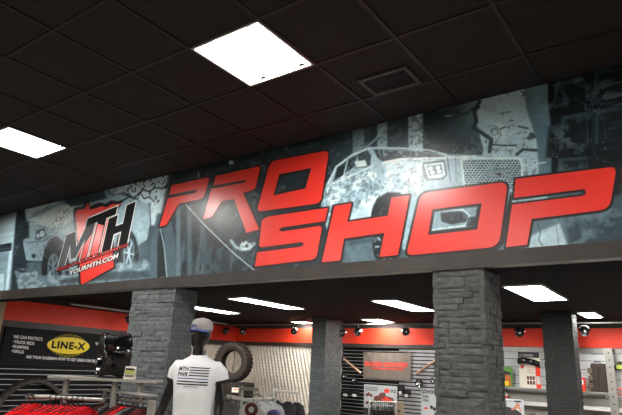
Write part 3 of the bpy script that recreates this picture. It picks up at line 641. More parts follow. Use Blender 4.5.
for nm, g in (('M', gM), ('T', gT), ('H', gH)):
    lp = [iu(*q) for q in g]
    onb('initial_outline', [lp], M['whitevinyl'], .0022, .016); onb('initial', [lp], M['initialgrey'] if nm == 'M' else M['blackvinyl'], .0034)
onb('initial_stem', [[iu(*q) for q in ((.335, .015), (.41, .015), (.41, .62), (.335, .42))]], M['redvinyl'], .0044)
onb('initial_stem', [[iu(*q) for q in ((.468, .015), (.572, .015), (.572, .74), (.468, .86))]], M['redvinyl'], .0044)
tx('MINNESOTA TRUCK HEADQUARTERS', [(57.2, 273.0), (128.6, 247.6), (128.6, 242.4), (57.2, 267.8)], M['blackvinyl'], .0046, offset=.10)
tx('MINNESOTA TRUCK HEADQUARTERS', [(57.6, 272.2), (128.2, 246.9), (128.2, 243.2), (57.6, 268.5)], M['redvinyl'], .0060, offset=-.005)
tx('YOURMTH.COM', [(68.4, 276.4), (118.6, 258.6), (119.6, 252.0), (69.6, 270.4)], M['blackvinyl'], .0046, offset=.12)
tx('YOURMTH.COM', [(69.0, 275.6), (118.0, 258.2), (119.0, 252.8), (70.0, 270.9)], M['whitevinyl'], .0060, offset=.03)

# =================================================================== THE MANNEQUIN
from mathutils.bvhtree import BVHTree
MX = np.array([-3.754, 3.518, 0.0]); mf = np.array([.44, -.90, 0]); mf /= np.linalg.norm(mf); my = -mf; mxd = np.array([-my[1] * -1, 0, 0]); mxd = np.array([my[1], -my[0], 0.])
def MW(p): return MX + mxd * p[0] + my * p[1] + Z_ * p[2]
def eval_mesh(o):
    dg = bpy.context.evaluated_depsgraph_get(); me = bpy.data.meshes.new_from_object(o.evaluated_get(dg)); bpy.data.objects.remove(o); return me
def skin_mesh(verts, edges, radii, root=0, sub=2):
    me = bpy.data.meshes.new('s'); me.from_pydata([tuple(map(float, v)) for v in verts], edges, []); o = bpy.data.objects.new('s', me); C.objects.link(o)
    o.modifiers.new('k', 'SKIN'); sv = me.skin_vertices[0].data
    for i, r in enumerate(radii): sv[i].radius = (r, r) if not isinstance(r, tuple) else r; sv[i].use_root = (i == root)
    m = o.modifiers.new('u', 'SUBSURF'); m.levels = sub; m.render_levels = sub
    return eval_mesh(o)
def remesh(mes, voxel, smooth_it=4):
    V = []; Fs = []
    for m in mes:
        b = len(V); V += [tuple(v.co) for v in m.vertices]; Fs += [[i + b for i in p.vertices] for p in m.polygons]
    me = bpy.data.meshes.new('r'); me.from_pydata(V, [], Fs); o = bpy.data.objects.new('r', me); C.objects.link(o)
    r = o.modifiers.new('r', 'REMESH'); r.mode = 'VOXEL'; r.voxel_size = voxel; r.use_smooth_shade = True
    s_ = o.modifiers.new('s', 'SMOOTH'); s_.iterations = smooth_it; s_.factor = .5
    return eval_mesh(o)
def to_world(me):
    for v in me.vertices: v.co = MW(v.co)
    me.update(); return me
def ring(cx, cy, cz, rx, ry, n=28, p=2.0, ax=None):
    out = []
    for k in range(n):
        a = 2 * PI * k / n; c, s = math.cos(a), math.sin(a)
        out.append((cx + rx * abs(c) ** (2 / p) * (1 if c > 0 else -1), cy + ry * abs(s) ** (2 / p) * (1 if s > 0 else -1), cz))
    return out
man = thing('mannequin', 'black mannequin in a white printed t-shirt and grey cap standing by the wide stone column', 'mannequin', MX)
mv = []; me_ = []; mr = []
def bv(p, r, par=None):
    mv.append(p); mr.append(r)
    if par is not None: me_.append((par, len(mv) - 1))
    return len(mv) - 1
pel = bv((0, 0, 1.0), (.155, .115)); wa = bv((0, 0, 1.14), (.125, .10), pel); chs = bv((0, 0, 1.32), (.15, .115), wa); uc = bv((0, .005, 1.48), (.13, .10), chs)
nb = bv((0, .012, 1.60), (.062, .062), uc); nk = bv((0, .0, 1.70), (.060, .062), nb); hd0 = bv((0, -.005, 1.77), (.06, .065), nk)
for s_ in (-1, 1):
    ex = .285 if s_ < 0 else .225; wx = .33 if s_ < 0 else .215; sh = bv((s_ * .168, 0, 1.548), .058, uc); el = bv((s_ * ex, .04, 1.25), .044, sh); wr = bv((s_ * wx, -.03, 1.0), .029, el)
    pm = bv((s_ * wx, -.055, .93), (.034, .018), wr)
    for k, (fx, ln) in enumerate(((-.027, .075), (-.009, .085), (.010, .08), (.027, .062))):
        f1 = bv((s_ * wx + fx * .3, -.06 + fx, .885), .010, pm); f2 = bv((s_ * (wx - .004) + fx * .3, -.065 + fx, .885 - ln * .5), .009, f1); bv((s_ * (wx - .014) + fx * .3, -.062 + fx, .885 - ln), .008, f2)
    t1 = bv((s_ * (wx - .017), -.095, .935), .011, pm); bv((s_ * (wx - .027), -.115, .895), .009, t1)
    hp = bv((s_ * .09, 0, .90), .095, pel); kn = bv((s_ * .11, -.01, .52), .058, hp); an = bv((s_ * .12, .02, .16), .038, kn); bv((s_ * .14, -.13, .115), (.038, .022), an)
HT = math.radians(24)
def HR(p): return (p[0] * math.cos(HT) + p[1] * math.sin(HT), -p[0] * math.sin(HT) + p[1] * math.cos(HT), p[2])
body = skin_mesh(mv, me_, mr, 0, 2)
# head: smooth egg with brow, nose, lips, ears
hb = MB(); rg = []
prof = [(1.725, .030, .030, -.045), (1.735, .045, .050, -.03), (1.752, .056, .066, -.020), (1.775, .063, .078, -.012), (1.80, .069, .088, -.004), (1.83, .073, .094, .002), (1.86, .076, .099, .006), (1.89, .077, .101, .010), (1.92, .074, .097, .012), (1.945, .064, .084, .013), (1.962, .045, .060, .013), (1.968, .02, .03, .013)]
for z, rx, ry, cy in prof: rg.append(ring(0, cy, z, rx, ry, 28, 2.15))
hb.rings(rg)
hm = hb.build('h', M['mannequin']); m1 = eval_mesh(hm)
nb_ = MB(); nb_.tube([(0, -.090, 1.862), (0, -.100, 1.842), (0, -.108, 1.825), (0, -.092, 1.817)], [.007, .009, .012, .009], 8)
nb_.tube([(-.05, -.078, 1.868), (-.025, -.093, 1.873), (0, -.094, 1.868), (.025, -.093, 1.873), (.05, -.078, 1.868)], .009, 8)
nb_.tube([(-.022, -.080, 1.792), (0, -.089, 1.794), (.022, -.080, 1.792)], [.006, .010, .006], 8); nb_.tube([(-.018, -.078, 1.779), (0, -.086, 1.779), (.018, -.078, 1.779)], [.006, .010, .006], 8)
for s_ in (-1, 1): nb_.tube([(s_ * .072, .0, 1.80), (s_ * .083, .012, 1.825), (s_ * .086, .02, 1.85), (s_ * .078, .0, 1.862)], [.007, .01, .011, .008], 8)
m2 = eval_mesh(nb_.build('n', M['mannequin']))
[setattr(v, 'co', HR(v.co)) for m_ in (m1, m2) for v in m_.vertices]
bm_ = to_world(remesh([body, m1, m2], .0075, 5)); bm_.materials.clear(); bm_.materials.append(M['mannequin']); link(bm_, 'body', man)
bevel(MB().lathe([(0, 0), (.19, 0), (.19, .06), (.17, .075), (.0, .08)], MX, Z_, 48).build('base_plate', M['steel'], man), .004)
# shirt
sb = MB(); rg = []
for z, rx, ry, cy in ((.86, .185, .128, 0), (.95, .183, .127, 0), (1.08, .175, .122, 0), (1.2, .176, .124, -.003), (1.32, .186, .136, -.006), (1.42, .197, .138, -.006), (1.49, .206, .130, -.003), (1.54, .205, .118, 0), (1.58, .185, .102, .003), (1.607, .150, .088, .006), (1.628, .112, .079, .008), (1.647, .080, .073, .008), (1.656, .069, .068, .008)):
    r_ = ring(0, cy, z, rx, ry, 40, 2.25)
    if z < 1.3: r_ = [(x * (1 + .035 * math.sin(5 * math.atan2(y, x) + z * 9)), y * (1 + .05 * math.sin(7 * math.atan2(y, x) + z * 6)), zz) for x, y, zz in r_]
    rg.append(r_)
sb.rings(rg); SL = {}
for s_ in (-1, 1):
    a = np.array([s_ * .12, 0, 1.55]); b = np.array([s_ * (.208 if s_ < 0 else .218), .02, 1.44]); SL[s_] = (a, b)
    sb.tube([a, np.array([s_ * .168, .002, 1.548]), np.array([s_ * (.192 if s_ < 0 else .203), .012, 1.51]), b], [.06, .072, .075, .073], 24)
sh_me = remesh([eval_mesh(sb.build('s', M['tee']))], .008, 6); to_world(sh_me)
bvh = BVHTree.FromPolygons([v.co[:] for v in sh_me.vertices], [p.vertices[:] for p in sh_me.polygons])
sh_me.materials.clear(); sh_me.materials.append(M['tee']); shirt = link(sh_me, 't_shirt', man)
for s_ in (-1, 1):
    a, b = SL[s_]; d = b - np.array([s_ * (.192 if s_ < 0 else .203), .012, 1.51]); d = d / np.linalg.norm(d)
    cf = MB(); cf.lathe([(.066, -.014), (.075, -.014), (.0765, .0), (.075, .014), (.066, .014)], (0, 0, 0), (0, 0, 1), 32, closed=True)
    o = cf.build('cuff', M['blackcloth'], None); me = o.data; bpy.data.objects.remove(o)
    q = Vector(d).to_track_quat('Z', 'Y')
    for v in me.vertices: v.co = MW(np.array(q @ v.co) + b - d * .002)
    link(me, 'cuff', shirt)
cl = MB().lathe([(.064, -.006), (.071, -.006), (.071, .006), (.064, .006)], (0, 0, 0), (0, -.12, 1), 32, closed=True).build('c', M['tee']); me = cl.data; bpy.data.objects.remove(cl)
for v in me.vertices: v.co = MW(v.co + Vector((0, .008, 1.655)))
link(me, 'collar', shirt)
def onshirt(x, z, lift=.0016):
    o_ = Vector(MW((x, -.6, z))); h = bvh.ray_cast(o_, Vector(-mf * -1 * -1))
    if h[0] is None: return MW((x, -.14, z))
    return np.array(h[0]) + mf * lift
def decal(x0, x1, z0, z1, m, sl=0.0):
    n = 18; Pp = []
    for k in range(n + 1):
        x = x0 + (x1 - x0) * k / n
        for z in (z0, z1):
            for l in (.0006, .0018): Pp.append(onshirt(x, z + sl * (x - x0), l))
    fs = []
    for k in range(n):
        a = 4 * k; fs += [(a + 1, a + 5, a + 7, a + 3), (a, a + 2, a + 6, a + 4), (a, a + 4, a + 5, a + 1), (a + 2, a + 3, a + 7, a + 6)]
    return MB().add(Pp, fs).build('printed_stripe', m, shirt)
X0, X1 = -.132, .145
for k in range(4): decal(X0 + .108, X1, 1.546 - k * .0215, 1.555 - k * .0215, M['blackvinyl'])
decal(X0, X1, 1.455, 1.463, M['blue'])
for k in range(2): decal(X0, X1, 1.430 - k * .022, 1.440 - k * .022, M['blackvinyl'])
for body_, za, zb_ in (('MTH', 1.520, 1.556), ('PWR', 1.474, 1.510)):
    me = text_mesh(body_, .1, .03, .15); co = np.array([v.co[:] for v in me.vertices]); lo, hi = co.min(0), co.max(0)
    warp(me, lambda x, y, z: onshirt(X0 + (x - lo[0]) / (hi[0] - lo[0]) * .098, za + (y - lo[1]) / (hi[1] - lo[1]) * (zb_ - za), .0018 if z > 0 else .0006)); me.materials.clear(); me.materials.append(M['blackvinyl']); link(me, 'printed_letters', shirt)
decal(X0 + .07, X1 - .07, 1.392, 1.395, M['blackvinyl'])
# cap
cp = MB(); rg = []
for z, r in ((1.872, .092), (1.89, .095), (1.915, .095), (1.94, .089), (1.96, .075), (1.975, .052), (1.982, .022), (1.983, .005)): rg.append([MW(HR(q)) for q in ring(0, .006, z, r * .93, r * 1.10, 32, 2.1)])
cp.rings(rg); cap = cp.build('cap', M['capgrey'], man)
br = MB(); Pp = []; n = 20
for k in range(n + 1):
    a = PI + PI * k / n; c, s = math.cos(a), math.sin(a); e = math.sin(PI * k / n)
    for l in (0, 1):
        Pp += [MW(HR((c * .084, .006 + s * .098, 1.874 + l * .005))), MW(HR((c * .088, .006 + s * (.098 + .046 * e ** .6), 1.866 + l * .005 - .012 * (c * c))))]
br.add(Pp, [f for k in range(n) for f in ((4 * k, 4 * k + 4, 4 * k + 5, 4 * k + 1), (4 * k + 2, 4 * k + 3, 4 * k + 7, 4 * k + 6), (4 * k + 1, 4 * k + 5, 4 * k + 7, 4 * k + 3))]); br.build('brim', M['blue'], cap)
MB().tube([MW(HR((0, .006, 1.982))), MW(HR((0, .006, 1.989)))], .008, 10).build('button', M['capgrey'], cap)
me = text_mesh('MTH', .1, .02); co = np.array([v.co[:] for v in me.vertices]); lo, hi = co.min(0), co.max(0)
def oncap(x, y, z):
    s_ = (x - lo[0]) / (hi[0] - lo[0]) - .5; t_ = (y - lo[1]) / (hi[1] - lo[1]); a = s_ * .75
    return MW(HR((math.sin(a) * .089, .006 - math.cos(a) * (.106 + (.002 if z > 0 else 0)), 1.893 + t_ * .026)))
warp(me, oncap); me.materials.clear(); me.materials.append(M['blue']); link(me, 'stitched_letters', cap)

# =================================================================== LEFT: CLOTHES RACK in front of the wall
UH = np.array([RT[0], RT[1], 0]); UH /= np.linalg.norm(UH); FH = np.array([FW[0], FW[1], 0]); FH /= np.linalg.norm(FH)
RZ = 1.42
a0 = atz(48, 375.5, RZ); a1 = a0 + UH * .98
rk = thing('clothes_rack', 'grey steel clothes rack with a flat top shelf in front of the wide stone column', 'rack', (a0 + a1) / 2 * [1, 1, 0])
mid = (a0 + a1) / 2 + FH * .12
bevel(MB().obox(mid - Z_ * .012, UH, FH, Z_, .49, .13, .012).build('top_shelf', M['greymetal'], rk), .003)
posts = []
for xp in (68.5, 117, 142):
    D_ = float((a0 + FH * .10 - CAM) @ FW); q = atd(xp, 384, D_); q = a0 + UH * float((q - a0) @ UH) + FH * .08; posts.append(q)
    MB().tube([(q[0], q[1], 0.02), (q[0], q[1], RZ - .024)], .027, 20).build('post', M['steel'], rk)
rl0 = a0 - UH * .10; rl0 = np.array([rl0[0], rl0[1], 1.245]) - FH * .10; rl1 = rl0 + UH * .66
MB().tube([rl0, rl1], .016, 16).build('rail', M['steel'], rk); MB().tube([rl0 - UH * .012, rl0 + UH * .05], .021, 16).build('rail_end_cap', M['chrome'], rk)
q = posts[0]; MB().tube([(q[0], q[1], 1.245), rl0 + UH * float((q - rl0) @ UH)], .014, 12).build('bracket', M['steel'], rk)
r20 = atz(103, 396, 1.25); r21 = atz(150, 402.5, 1.25)
d2 = (r21 - r20); d2[2] = 0; L2 = np.linalg.norm(d2); d2 /= L2; s2 = np.array([-d2[1], d2[0], 0])
MB().tube([r20, r21], .014, 14).build('rail', M['steel'], rk)
bevel(MB().obox((r20 + r21) / 2 + Z_ * .055, d2, s2, Z_, L2 / 2 + .03, .05, .008).build('rail_shelf', M['greymetal'], rk), .003)
e = r21 + d2 * .03; bevel(MB().obox((e[0], e[1], .64), d2, s2, Z_, .045, .012, .63).build('end_panel', M['greymetal'], rk), .003)
q = r20 + d2 * .02; MB().tube([(q[0], q[1], .02), (q[0], q[1], 1.31)], .016, 14).build('post', M['steel'], rk)
bevel(MB().obox(((a0 + a1) / 2 + FH * .1) * [1, 1, 0] + [0, 0, .02], UH, FH, Z_, .5, .2, .02).build('base', M['greymetal'], rk), .004)

def superring(c, a, b, ha, hb, n=22, p=2.6):
    out = []
    for k in range(n):
        t_ = 2 * PI * k / n; x, y = math.cos(t_), math.sin(t_)
        out.append(c + a * (ha * abs(x) ** (2 / p) * (1 if x > 0 else -1)) + b * (hb * abs(y) ** (2 / p) * (1 if y > 0 else -1)))
    return out
def garment(pt, a, b, m, label, group, wid=.225, length=.68, tilt=0.0, name='hanging_shirt', hm=None, cat='shirt', hang_lab='black hanger on the rail', hgroup='hangers', sleeve=True, drop=.068):
    """a: shoulder direction, b: thickness direction, pt: the hook's point on the rail"""
    a = a * math.cos(tilt) + b * math.sin(tilt); b = np.cross(Z_, a)
    top = pt - Z_ * drop
    t = thing(name, label, cat, top, group)
    g = MB(); rg = []; rnd = random.Random(int(abs(pt[0] * 1000 + pt[1] * 3333)))
    th = .010
    for dz, hw, ht in ((0, .06, .012), (-.012, .085, .018), (-.03, .125, th), (-.055, .175, th), (-.075, wid - .015, th), (-.10, wid + .015, th), (-.16, wid + .03, th), (-.22, wid + .035, th * .9), (-.235, wid - .01, th), (-.30, wid - .03, th * 1.1), (-.45, wid - .03, th * 1.2), (-length, wid - .025, th * 1.3)):
        if not sleeve and dz < -.09: hw = wid - .02
        rg.append([p_ + b * (.006 * math.sin(9 * float((p_ - top) @ a) / wid + dz * 12 + rnd.random())) for p_ in superring(top + Z_ * dz, a, b, hw, ht)])
    g.rings(rg); g.build('body', m, t)
    MB().tube([top + a * .062 * math.cos(s_) + b * .018 * math.sin(s_) + Z_ * (.004 - .012 * max(0, math.sin(s_))) for s_ in np.linspace(0, 2 * PI, 17)], .005, 6, cap=False).build('collar', hm or m, t)
    h = thing('hanger', hang_lab, 'hanger', pt, hgroup)
    MB().tube([pt + b * 0 + a * (.022 * math.sin(s_)) + Z_ * (.0 + .022 * math.cos(s_)) for s_ in np.linspace(-1.5, 2.6, 10)] + [pt - Z_ * .03, top + Z_ * .02], .0046, 7).build('hook', M['blackplastic'], h)
    MB().tube([top + a * s_ + Z_ * (.022 - .34 * abs(s_)) for s_ in (-wid * .8, -.12, -.05, 0, .05, .12, wid * .8)], .005, 8).build('arm', M['blackplastic'], h)
    return t
n = 13
for k in range(n):
    q = rl0 + UH * (.02 + .62 * k / n)
    if min(abs(float((q - p_) @ UH) + .105) for p_ in posts) < .05: continue
    aa = -FH * .86 - UH * .5
    garment(q, aa, np.cross(Z_, aa), M['redcloth'], 'red t-shirt hanging in the tightly packed row at the lower left', 'red t-shirts on the left rail', wid=.235, tilt=random.uniform(-.05, .05),
            hang_lab='black hanger holding a red t-shirt on the left rail', hgroup='hangers of the red t-shirts')
cm = [M['maroon'], M['greycloth'], M['blackcloth'], M['maroon'], M['redcloth'], M['greycloth'], M['blackcloth'], M['maroon']]
for k in range(8):
    q = r20 + d2 * (L2 * (k + 1.0) / 9.2)
    nm = {'maroon': 'maroon', 'greycloth': 'grey', 'blackcloth': 'black', 'redcloth': 'red'}[[x for x in ('maroon', 'greycloth', 'blackcloth', 'redcloth') if M[x] == cm[k]][0]]
    garment(q, s2, d2, cm[k], nm + ' shirt hanging on the short rail at the foot of the wide stone column', nm + ' shirts on the short rail', wid=.18, tilt=random.uniform(-.04, .04),
            hang_lab='black hanger on the short rail by the wide stone column', hgroup='hangers on the short rail')

# wheel and price card on the rack's top shelf
wc = a0 + UH * .52 + FH * .13; wc[2] = RZ + .205
ax = UH * 1.0 + FH * .56; ax[2] = 0; ax /= np.linalg.norm(ax)
wh_ = thing('car_wheel', 'glossy black steel wheel standing on the rack top shelf', 'wheel', wc * [1, 1, 0] + [0, 0, RZ])
R0 = .205
MB().lathe([(R0 - .012, -.125), (R0, -.125), (R0, -.115), (R0 - .014, -.108), (R0 - .010, -.075), (R0 - .022, -.06), (R0 - .024, .02), (R0 - .010, .045), (R0 - .015, .098), (R0, .108), (R0, .120), (R0 - .012, .120), (R0 - .024, .10), (R0 - .026, .045), (R0 - .036, .02), (R0 - .036, -.06), (R0 - .026, -.078), (R0 - .022, -.11)], wc, ax, 56, closed=True).build('rim', M['gloss'], wh_)
sp_ = MB(); sd = np.cross(ax, Z_)
MB().lathe([(.001, -.05), (.035, -.052), (.05, -.04), (.055, -.015), (.001, -.01)], wc, ax, 28).build('hub', M['gloss'], wh_)
for k in range(8):
    t_ = 2 * PI * k / 8; rd = Z_ * math.cos(t_) + sd * math.sin(t_); tg = -Z_ * math.sin(t_) + sd * math.cos(t_)
    bevel(MB().obox(wc + rd * .10 - ax * .035, rd, tg, ax, .06, .016, .01).build('spoke', M['gloss'], wh_), .004)
pc = a0 + UH * .725 + FH * .03; pc[2] = RZ
card = thing('price_card', 'small white tent card with green print on the rack shelf', 'card', pc)
def tent():
    g = MB(); w_, h_ = .058, .115
    for s_ in (-1, 1):
        g.obox(pc + Z_ * (h_ / 2) - FH * s_ * .014, UH, Z_ * .97 + FH * s_ * .2, -FH * .97 + Z_ * s_ * .2, w_ * .85, h_ / 2, .0015)
    return g
tent().build('card', M['cream'], card)
for k, (z_, hh, m) in enumerate(((.088, .008, M['darkprint']), (.062, .012, M['lime']), (.032, .006, M['greycloth']))):
    MB().obox(pc + Z_ * z_ - FH * (.0185 + .0165 - .2 * z_ * .9 + .002), UH, Z_, -FH, .04, hh, .0012).build('printed_line', m, card)

# =================================================================== LEFT WALL: slat panel, sign, fender flare
def slatwall(axis, a_, b_, z0, z1, base, out, pitch, mats, label, strip=.018, name='slatwall_panel', cat='wall panel'):
    """panel in plane X=base (axis 'y') or Y=base (axis 'x'); out is the direction into the room"""
    def BX(m, u0, u1, d0, d1, zz0, zz1):
        lo, hi = sorted((base + out * d0, base + out * d1))
        return m.box(lo, hi, u0, u1, zz0, zz1) if axis == 'y' else m.box(u0, u1, lo, hi, zz0, zz1)
    c = (base, (a_ + b_) / 2, z0) if axis == 'y' else ((a_ + b_) / 2, base, z0)
    t = thing(name, label, cat, c)
    bd = BX(MB(), a_, b_, .003, .012, z0, z1); ins = MB(); z = z1
    while z - pitch > z0 - .001:
        BX(bd, a_, b_, .012, .022, z - pitch + strip, z); BX(ins, a_ + .002, b_ - .002, .012, .026, z - pitch + .003, z - pitch + strip); z -= pitch
    bd.build('board', mats[0], t); ins.build('insert_strips', mats[1], t); return t
slatwall('y', 5.0, 7.95, .4, 1.40, XL, 1, .0915, (M['slatdark'], M['insert']), 'black slatwall with thin metal strips on the left wall under the sign', strip=.015)
def wall_sign():
    t = thing('wall_sign', 'black wall sign with a yellow oval reading LINE-X and white writing', 'sign', (XL, 6.5, 1.4))
    O = np.array([XL + .04, 0, 0]); y1_, z0_, z1_ = 7.72, 1.425, 2.05
    bevel(MB().box(XL, XL + .04, 5.08, y1_, z0_, z1_).build('board', M['blackvinyl'], t), .004)
    pl = lambda x, y: (float(atx(x, y, XL + .042)[1]), float(atx(x, y, XL + .042)[2]))
    c = pl(69, 345.7); hw = (pl(90, 347)[0] - pl(48, 344)[0]) / 2; hh = (pl(69, 337)[1] - pl(69, 354)[1]) / 2
    K = dict(u=Y_, v=Z_, n=X_)
    def el(f, n=40): return [(c[0] + hw * f * math.cos(2 * PI * k / n), c[1] + hh * f * math.sin(2 * PI * k / n)) for k in range(n)]
    dots = [[(c[0] + dx + .008 * math.cos(s_), c[1] + dy + .008 * math.sin(s_)) for s_ in np.linspace(0, 2 * PI, 6, endpoint=False)] for dx in np.arange(-.34, .36, .035) for dy in (hh + .03 - dx * dx * .9, hh + .055 - dx * dx * .9, -hh - .03 + dx * dx * .9, -hh - .055 + dx * dx * .9) if abs(dx) < .35]
    flat_on(dots, O, Y_, Z_, X_, .0002, .002, 'halftone_dots', M['yellow'], t)
    flat_on([el(1)], O, Y_, Z_, X_, .0005, .004, 'oval', M['yellow'], t)
    text_on('LINE-X', O, Y_, Z_, X_, [(c[0] - hw * .80, c[1] - hh * .42), (c[0] + hw * .80, c[1] - hh * .42), (c[0] + hw * .80, c[1] + hh * .45), (c[0] - hw * .80, c[1] + hh * .45)], .006, 'lettering', M['blackvinyl'], t, offset=.045, space=1.16)
    def ln(s_, xa, ya, xb, yb, h_px):
        a, b, a2, b2 = pl(xa, ya), pl(xb, yb), pl(xa, ya - h_px), pl(xb, yb - h_px)
        text_on(s_, O, Y_, Z_, X_, [a, b, b2, a2], .003, 'lettering', M['whitevinyl'], t, offset=.03)
    ln('WE CAN PROTECT:', 13.4, 338.2, 42.8, 341.0, 3.4)
    ln('•TRUCK BEDS', 13.4, 343.2, 34.2, 345.2, 3.2)
    ln('•BUMPERS', 12.2, 347.8, 28.8, 349.5, 3.2); ln('•GRILLS', 11.6, 352.4, 23.8, 353.6, 3.2)
    ln('WE CAN', 95.4, 345.4, 107, 346.6, 3.6)
    ln('ASK YOUR SALESMAN HOW TO GET LINE-X ON YOUR TRUCK', 26, 358.2, 108, 363.4, 3.0)
wall_sign()
cc = atx(30, 419, XL + .12)
fl = thing('fender_flare', 'dark brown bolted fender flare arch mounted on the left slatwall', 'fender flare', cc)
g = MB(); rg = []
for s_ in np.linspace(math.radians(8), math.radians(172), 40):
    d = np.array([0, math.cos(s_), math.sin(s_)]); Rr = .70
    rg.append([cc + d * (Rr + a) + X_ * b for a, b in ((.02, -.095), (.02, -.06), (.0, .0), (-.06, .025), (-.085, .0), (-.085, -.02), (-.07, -.02), (-.05, -.02), (-.02, -.03), (-.0, -.095))])
g.rings(rg); g.build('arch', M['flare'], fl)
for s_ in np.linspace(math.radians(20), math.radians(160), 11):
    d = np.array([0, math.cos(s_), math.sin(s_)]); MB().tube([cc + d * .675 + X_ * .0, cc + d * .675 + X_ * .03], .013, 8).build('bolt', M['blackplastic'], fl)

# =================================================================== REAR WALL, LEFT: corrugated sheet and tyres
def corrugated(p0, u, n, L, z0, z1, lean, label):
    t = thing('corrugated_panel', label, 'wall panel', p0 + u * L / 2 + Z_ * z0); g = MB(); m = int(L / .012); V = []
    for k in range(m + 1):
        s_ = L * k / m
        for z in (z0, z1):
            V.append(p0 + u * s_ + n * (.026 + .022 * math.cos(2 * PI * (s_ + (z - z0) * lean) / .105)) + Z_ * z)
    nz = 26; V = []
    for k in range(m + 1):
        s_ = L * k / m
        for r in range(nz + 1):
            z = z0 + (z1 - z0) * r / nz; V.append(p0 + u * s_ + n * (.026 + .022 * math.cos(2 * PI * (s_ + (z - z0) * lean) / .105)) + Z_ * z)
    g.add(V, [(k * (nz + 1) + r, (k + 1) * (nz + 1) + r, (k + 1) * (nz + 1) + r + 1, k * (nz + 1) + r + 1) for k in range(m) for r in range(nz)], True)
    g.build('sheet', M['galv'], t, fix=False)
    MB().obox(p0 + u * (L / 2) + n * .02 + Z_ * (z1 + .012), u, Z_, n, L / 2, .014, .025).build('top_rail', M['steel'], t)
    return t
xe = float(aty(311, 370, YB)[0])
corrugated(np.array([XL + .03, YB - .002, 0]), X_, -Y_, 3.42, .1, 2.065, .28, 'tall corrugated metal sheet on the back wall behind the large tyre')
corrugated(np.array([XL + .002, 8.05, 0]), Y_, X_, 3.12, .1, 2.03, .28, 'corrugated metal sheet on the left wall behind the mannequin')

def tyre(c, axis, R_, W_, rim, label, lug=30, group=None):
    ax = np.array(axis, float); ax /= np.linalg.norm(ax); t = thing('tyre', label, 'tyre', c, group); h = W_ / 2
    MB().lathe([(rim, -h * .62), (rim + .012, -h * .74), (R_ * .80, -h * .98), (R_ * .90, -h * .97), (R_ * .955, -h * .82), (R_ * .965, -h * .4), (R_ * .968, 0), (R_ * .965, h * .4), (R_ * .955, h * .82), (R_ * .90, h * .97), (R_ * .80, h * .98), (rim + .012, h * .74), (rim, h * .62), (rim + .03, h * .6), (R_ * .86, h * .7), (R_ * .86, -h * .7), (rim + .03, -h * .6)], c, ax, 64, closed=True).build('carcass', M['rubber'], t)
    ref = Z_ if abs(ax[2]) < .9 else X_; a = np.cross(ax, ref); a /= np.linalg.norm(a); b = np.cross(ax, a); g = MB()
    for k in range(lug):
        for row, off, ln in ((-.72, 0, .2), (-.28, .5, .17), (.28, 0, .17), (.72, .5, .2)):
            s_ = 2 * PI * (k + off) / lug; rd = a * math.cos(s_) + b * math.sin(s_); tg = -a * math.sin(s_) + b * math.cos(s_)
            g.obox(c + rd * (R_ * .975) + ax * row * h, rd, tg * .95 + ax * .3, ax * .95 - tg * .3, R_ * .028, PI * R_ / lug * .68, h * ln)
            if abs(row) > .5: g.obox(c + rd * (R_ * .93) + ax * np.sign(row) * h * .93, rd, tg, ax, R_ * .045, PI * R_ / lug * .5, h * .06)
    g.build('tread', M['rubber'], t); return t
D1 = 12.3
tc = atd(233.5, 362, D1); R1 = .425; vr = tc - CAM; vr[2] = 0; vr /= np.linalg.norm(vr); pr = np.array([vr[1], -vr[0], 0])
tax = -vr * .88 - pr * .48
tyre(tc, tax, R1, .29, .245, 'large knobbly tyre standing upright on a lying tyre behind the mannequin')
zt_ = tc[2] - R1
hgt = zt_ / 4 - .002
gx_, gy_ = tc[0] + pr[0] * .08, tc[1] + pr[1] * .08
for k in range(4):
    c_ = np.array([gx_, gy_, zt_ - hgt * (k + .5) - .002 * (k + 1)])
    tyre(c_, Z_, R1 * .98, hgt, .245, ('lying tyre with a white label, directly under the large standing tyre', 'lying tyre second from the top of the stack', 'lying tyre third from the top of the stack', 'lowest lying tyre of the stack')[k], 26, 'lying tyres of the stack')
p_ = atd(236.2, 387.6, 11.85)
lab = tag(MB().obox(p_, pr, Z_, vr, .095, .048, .004).build('tyre_label', M['cream']), 'small white paper label on the side of the lying tyre', 'label')
c_ = np.array([gx_, gy_, 0]); dd = (p_ - c_) * [1, 1, 0]; dd /= np.linalg.norm(dd); w_ = c_ + dd * (R1 * .98 + .004); mv_ = Vector((w_[0] - p_[0], w_[1] - p_[1], zt_ - hgt / 2 - p_[2])); lab.data.transform(Matrix.Translation(mv_))
MB().obox(w_ * [1, 1, 0] + Z_ * (zt_ - hgt / 2 + .012) - vr * .005, pr, Z_, vr, .06, .01, .0012).build('print', M['orange'], lab)

# ------------------------------------------------- small clothes stands in front of the corrugated sheet
def stand(base, z, arms, label, hh=None):
    """post with square-tube arms; arms: (start, end) points"""
    t = thing('clothes_stand', label, 'rack', (base[0], base[1], 0))
    bevel(MB().box(base[0] - .025, base[0] + .025, base[1] - .025, base[1] + .025, .03, z).build('post', M['greymetal'], t), .003)
    bevel(MB().obox((base[0], base[1], .015), UH, FH, Z_, .25, .25, .015).build('foot', M['greymetal'], t), .004)
    for a, b in arms:
        a, b = np.array(a), np.array(b); d = b - a; L_ = np.linalg.norm(d); d /= L_; s_ = np.cross(Z_, d); s_ /= np.linalg.norm(s_)
        bevel(MB().obox((a + b) / 2, d, s_, np.cross(d, s_), L_ / 2, .014, .022).build('arm', M['greymetal'], t), .003)
    return t
DA = 7.6
pa = lambda x, y, d=DA: atd(x, y, d)
b0 = pa(241.3, 388); A0, A1 = pa(239.2, 388.4), pa(259.4, 389.4, 7.5)
B0, B1 = pa(242, 400.2), pa(276, 399.5, 7.9); C0, C1 = pa(226.5, 396.2, 7.0), pa(243.5, 399, DA)
stand(b0, b0[2] + .02, ((A0, A1), (B0, B1), (C0, C1)), 'grey clothes stand with three arms right of the mannequin')
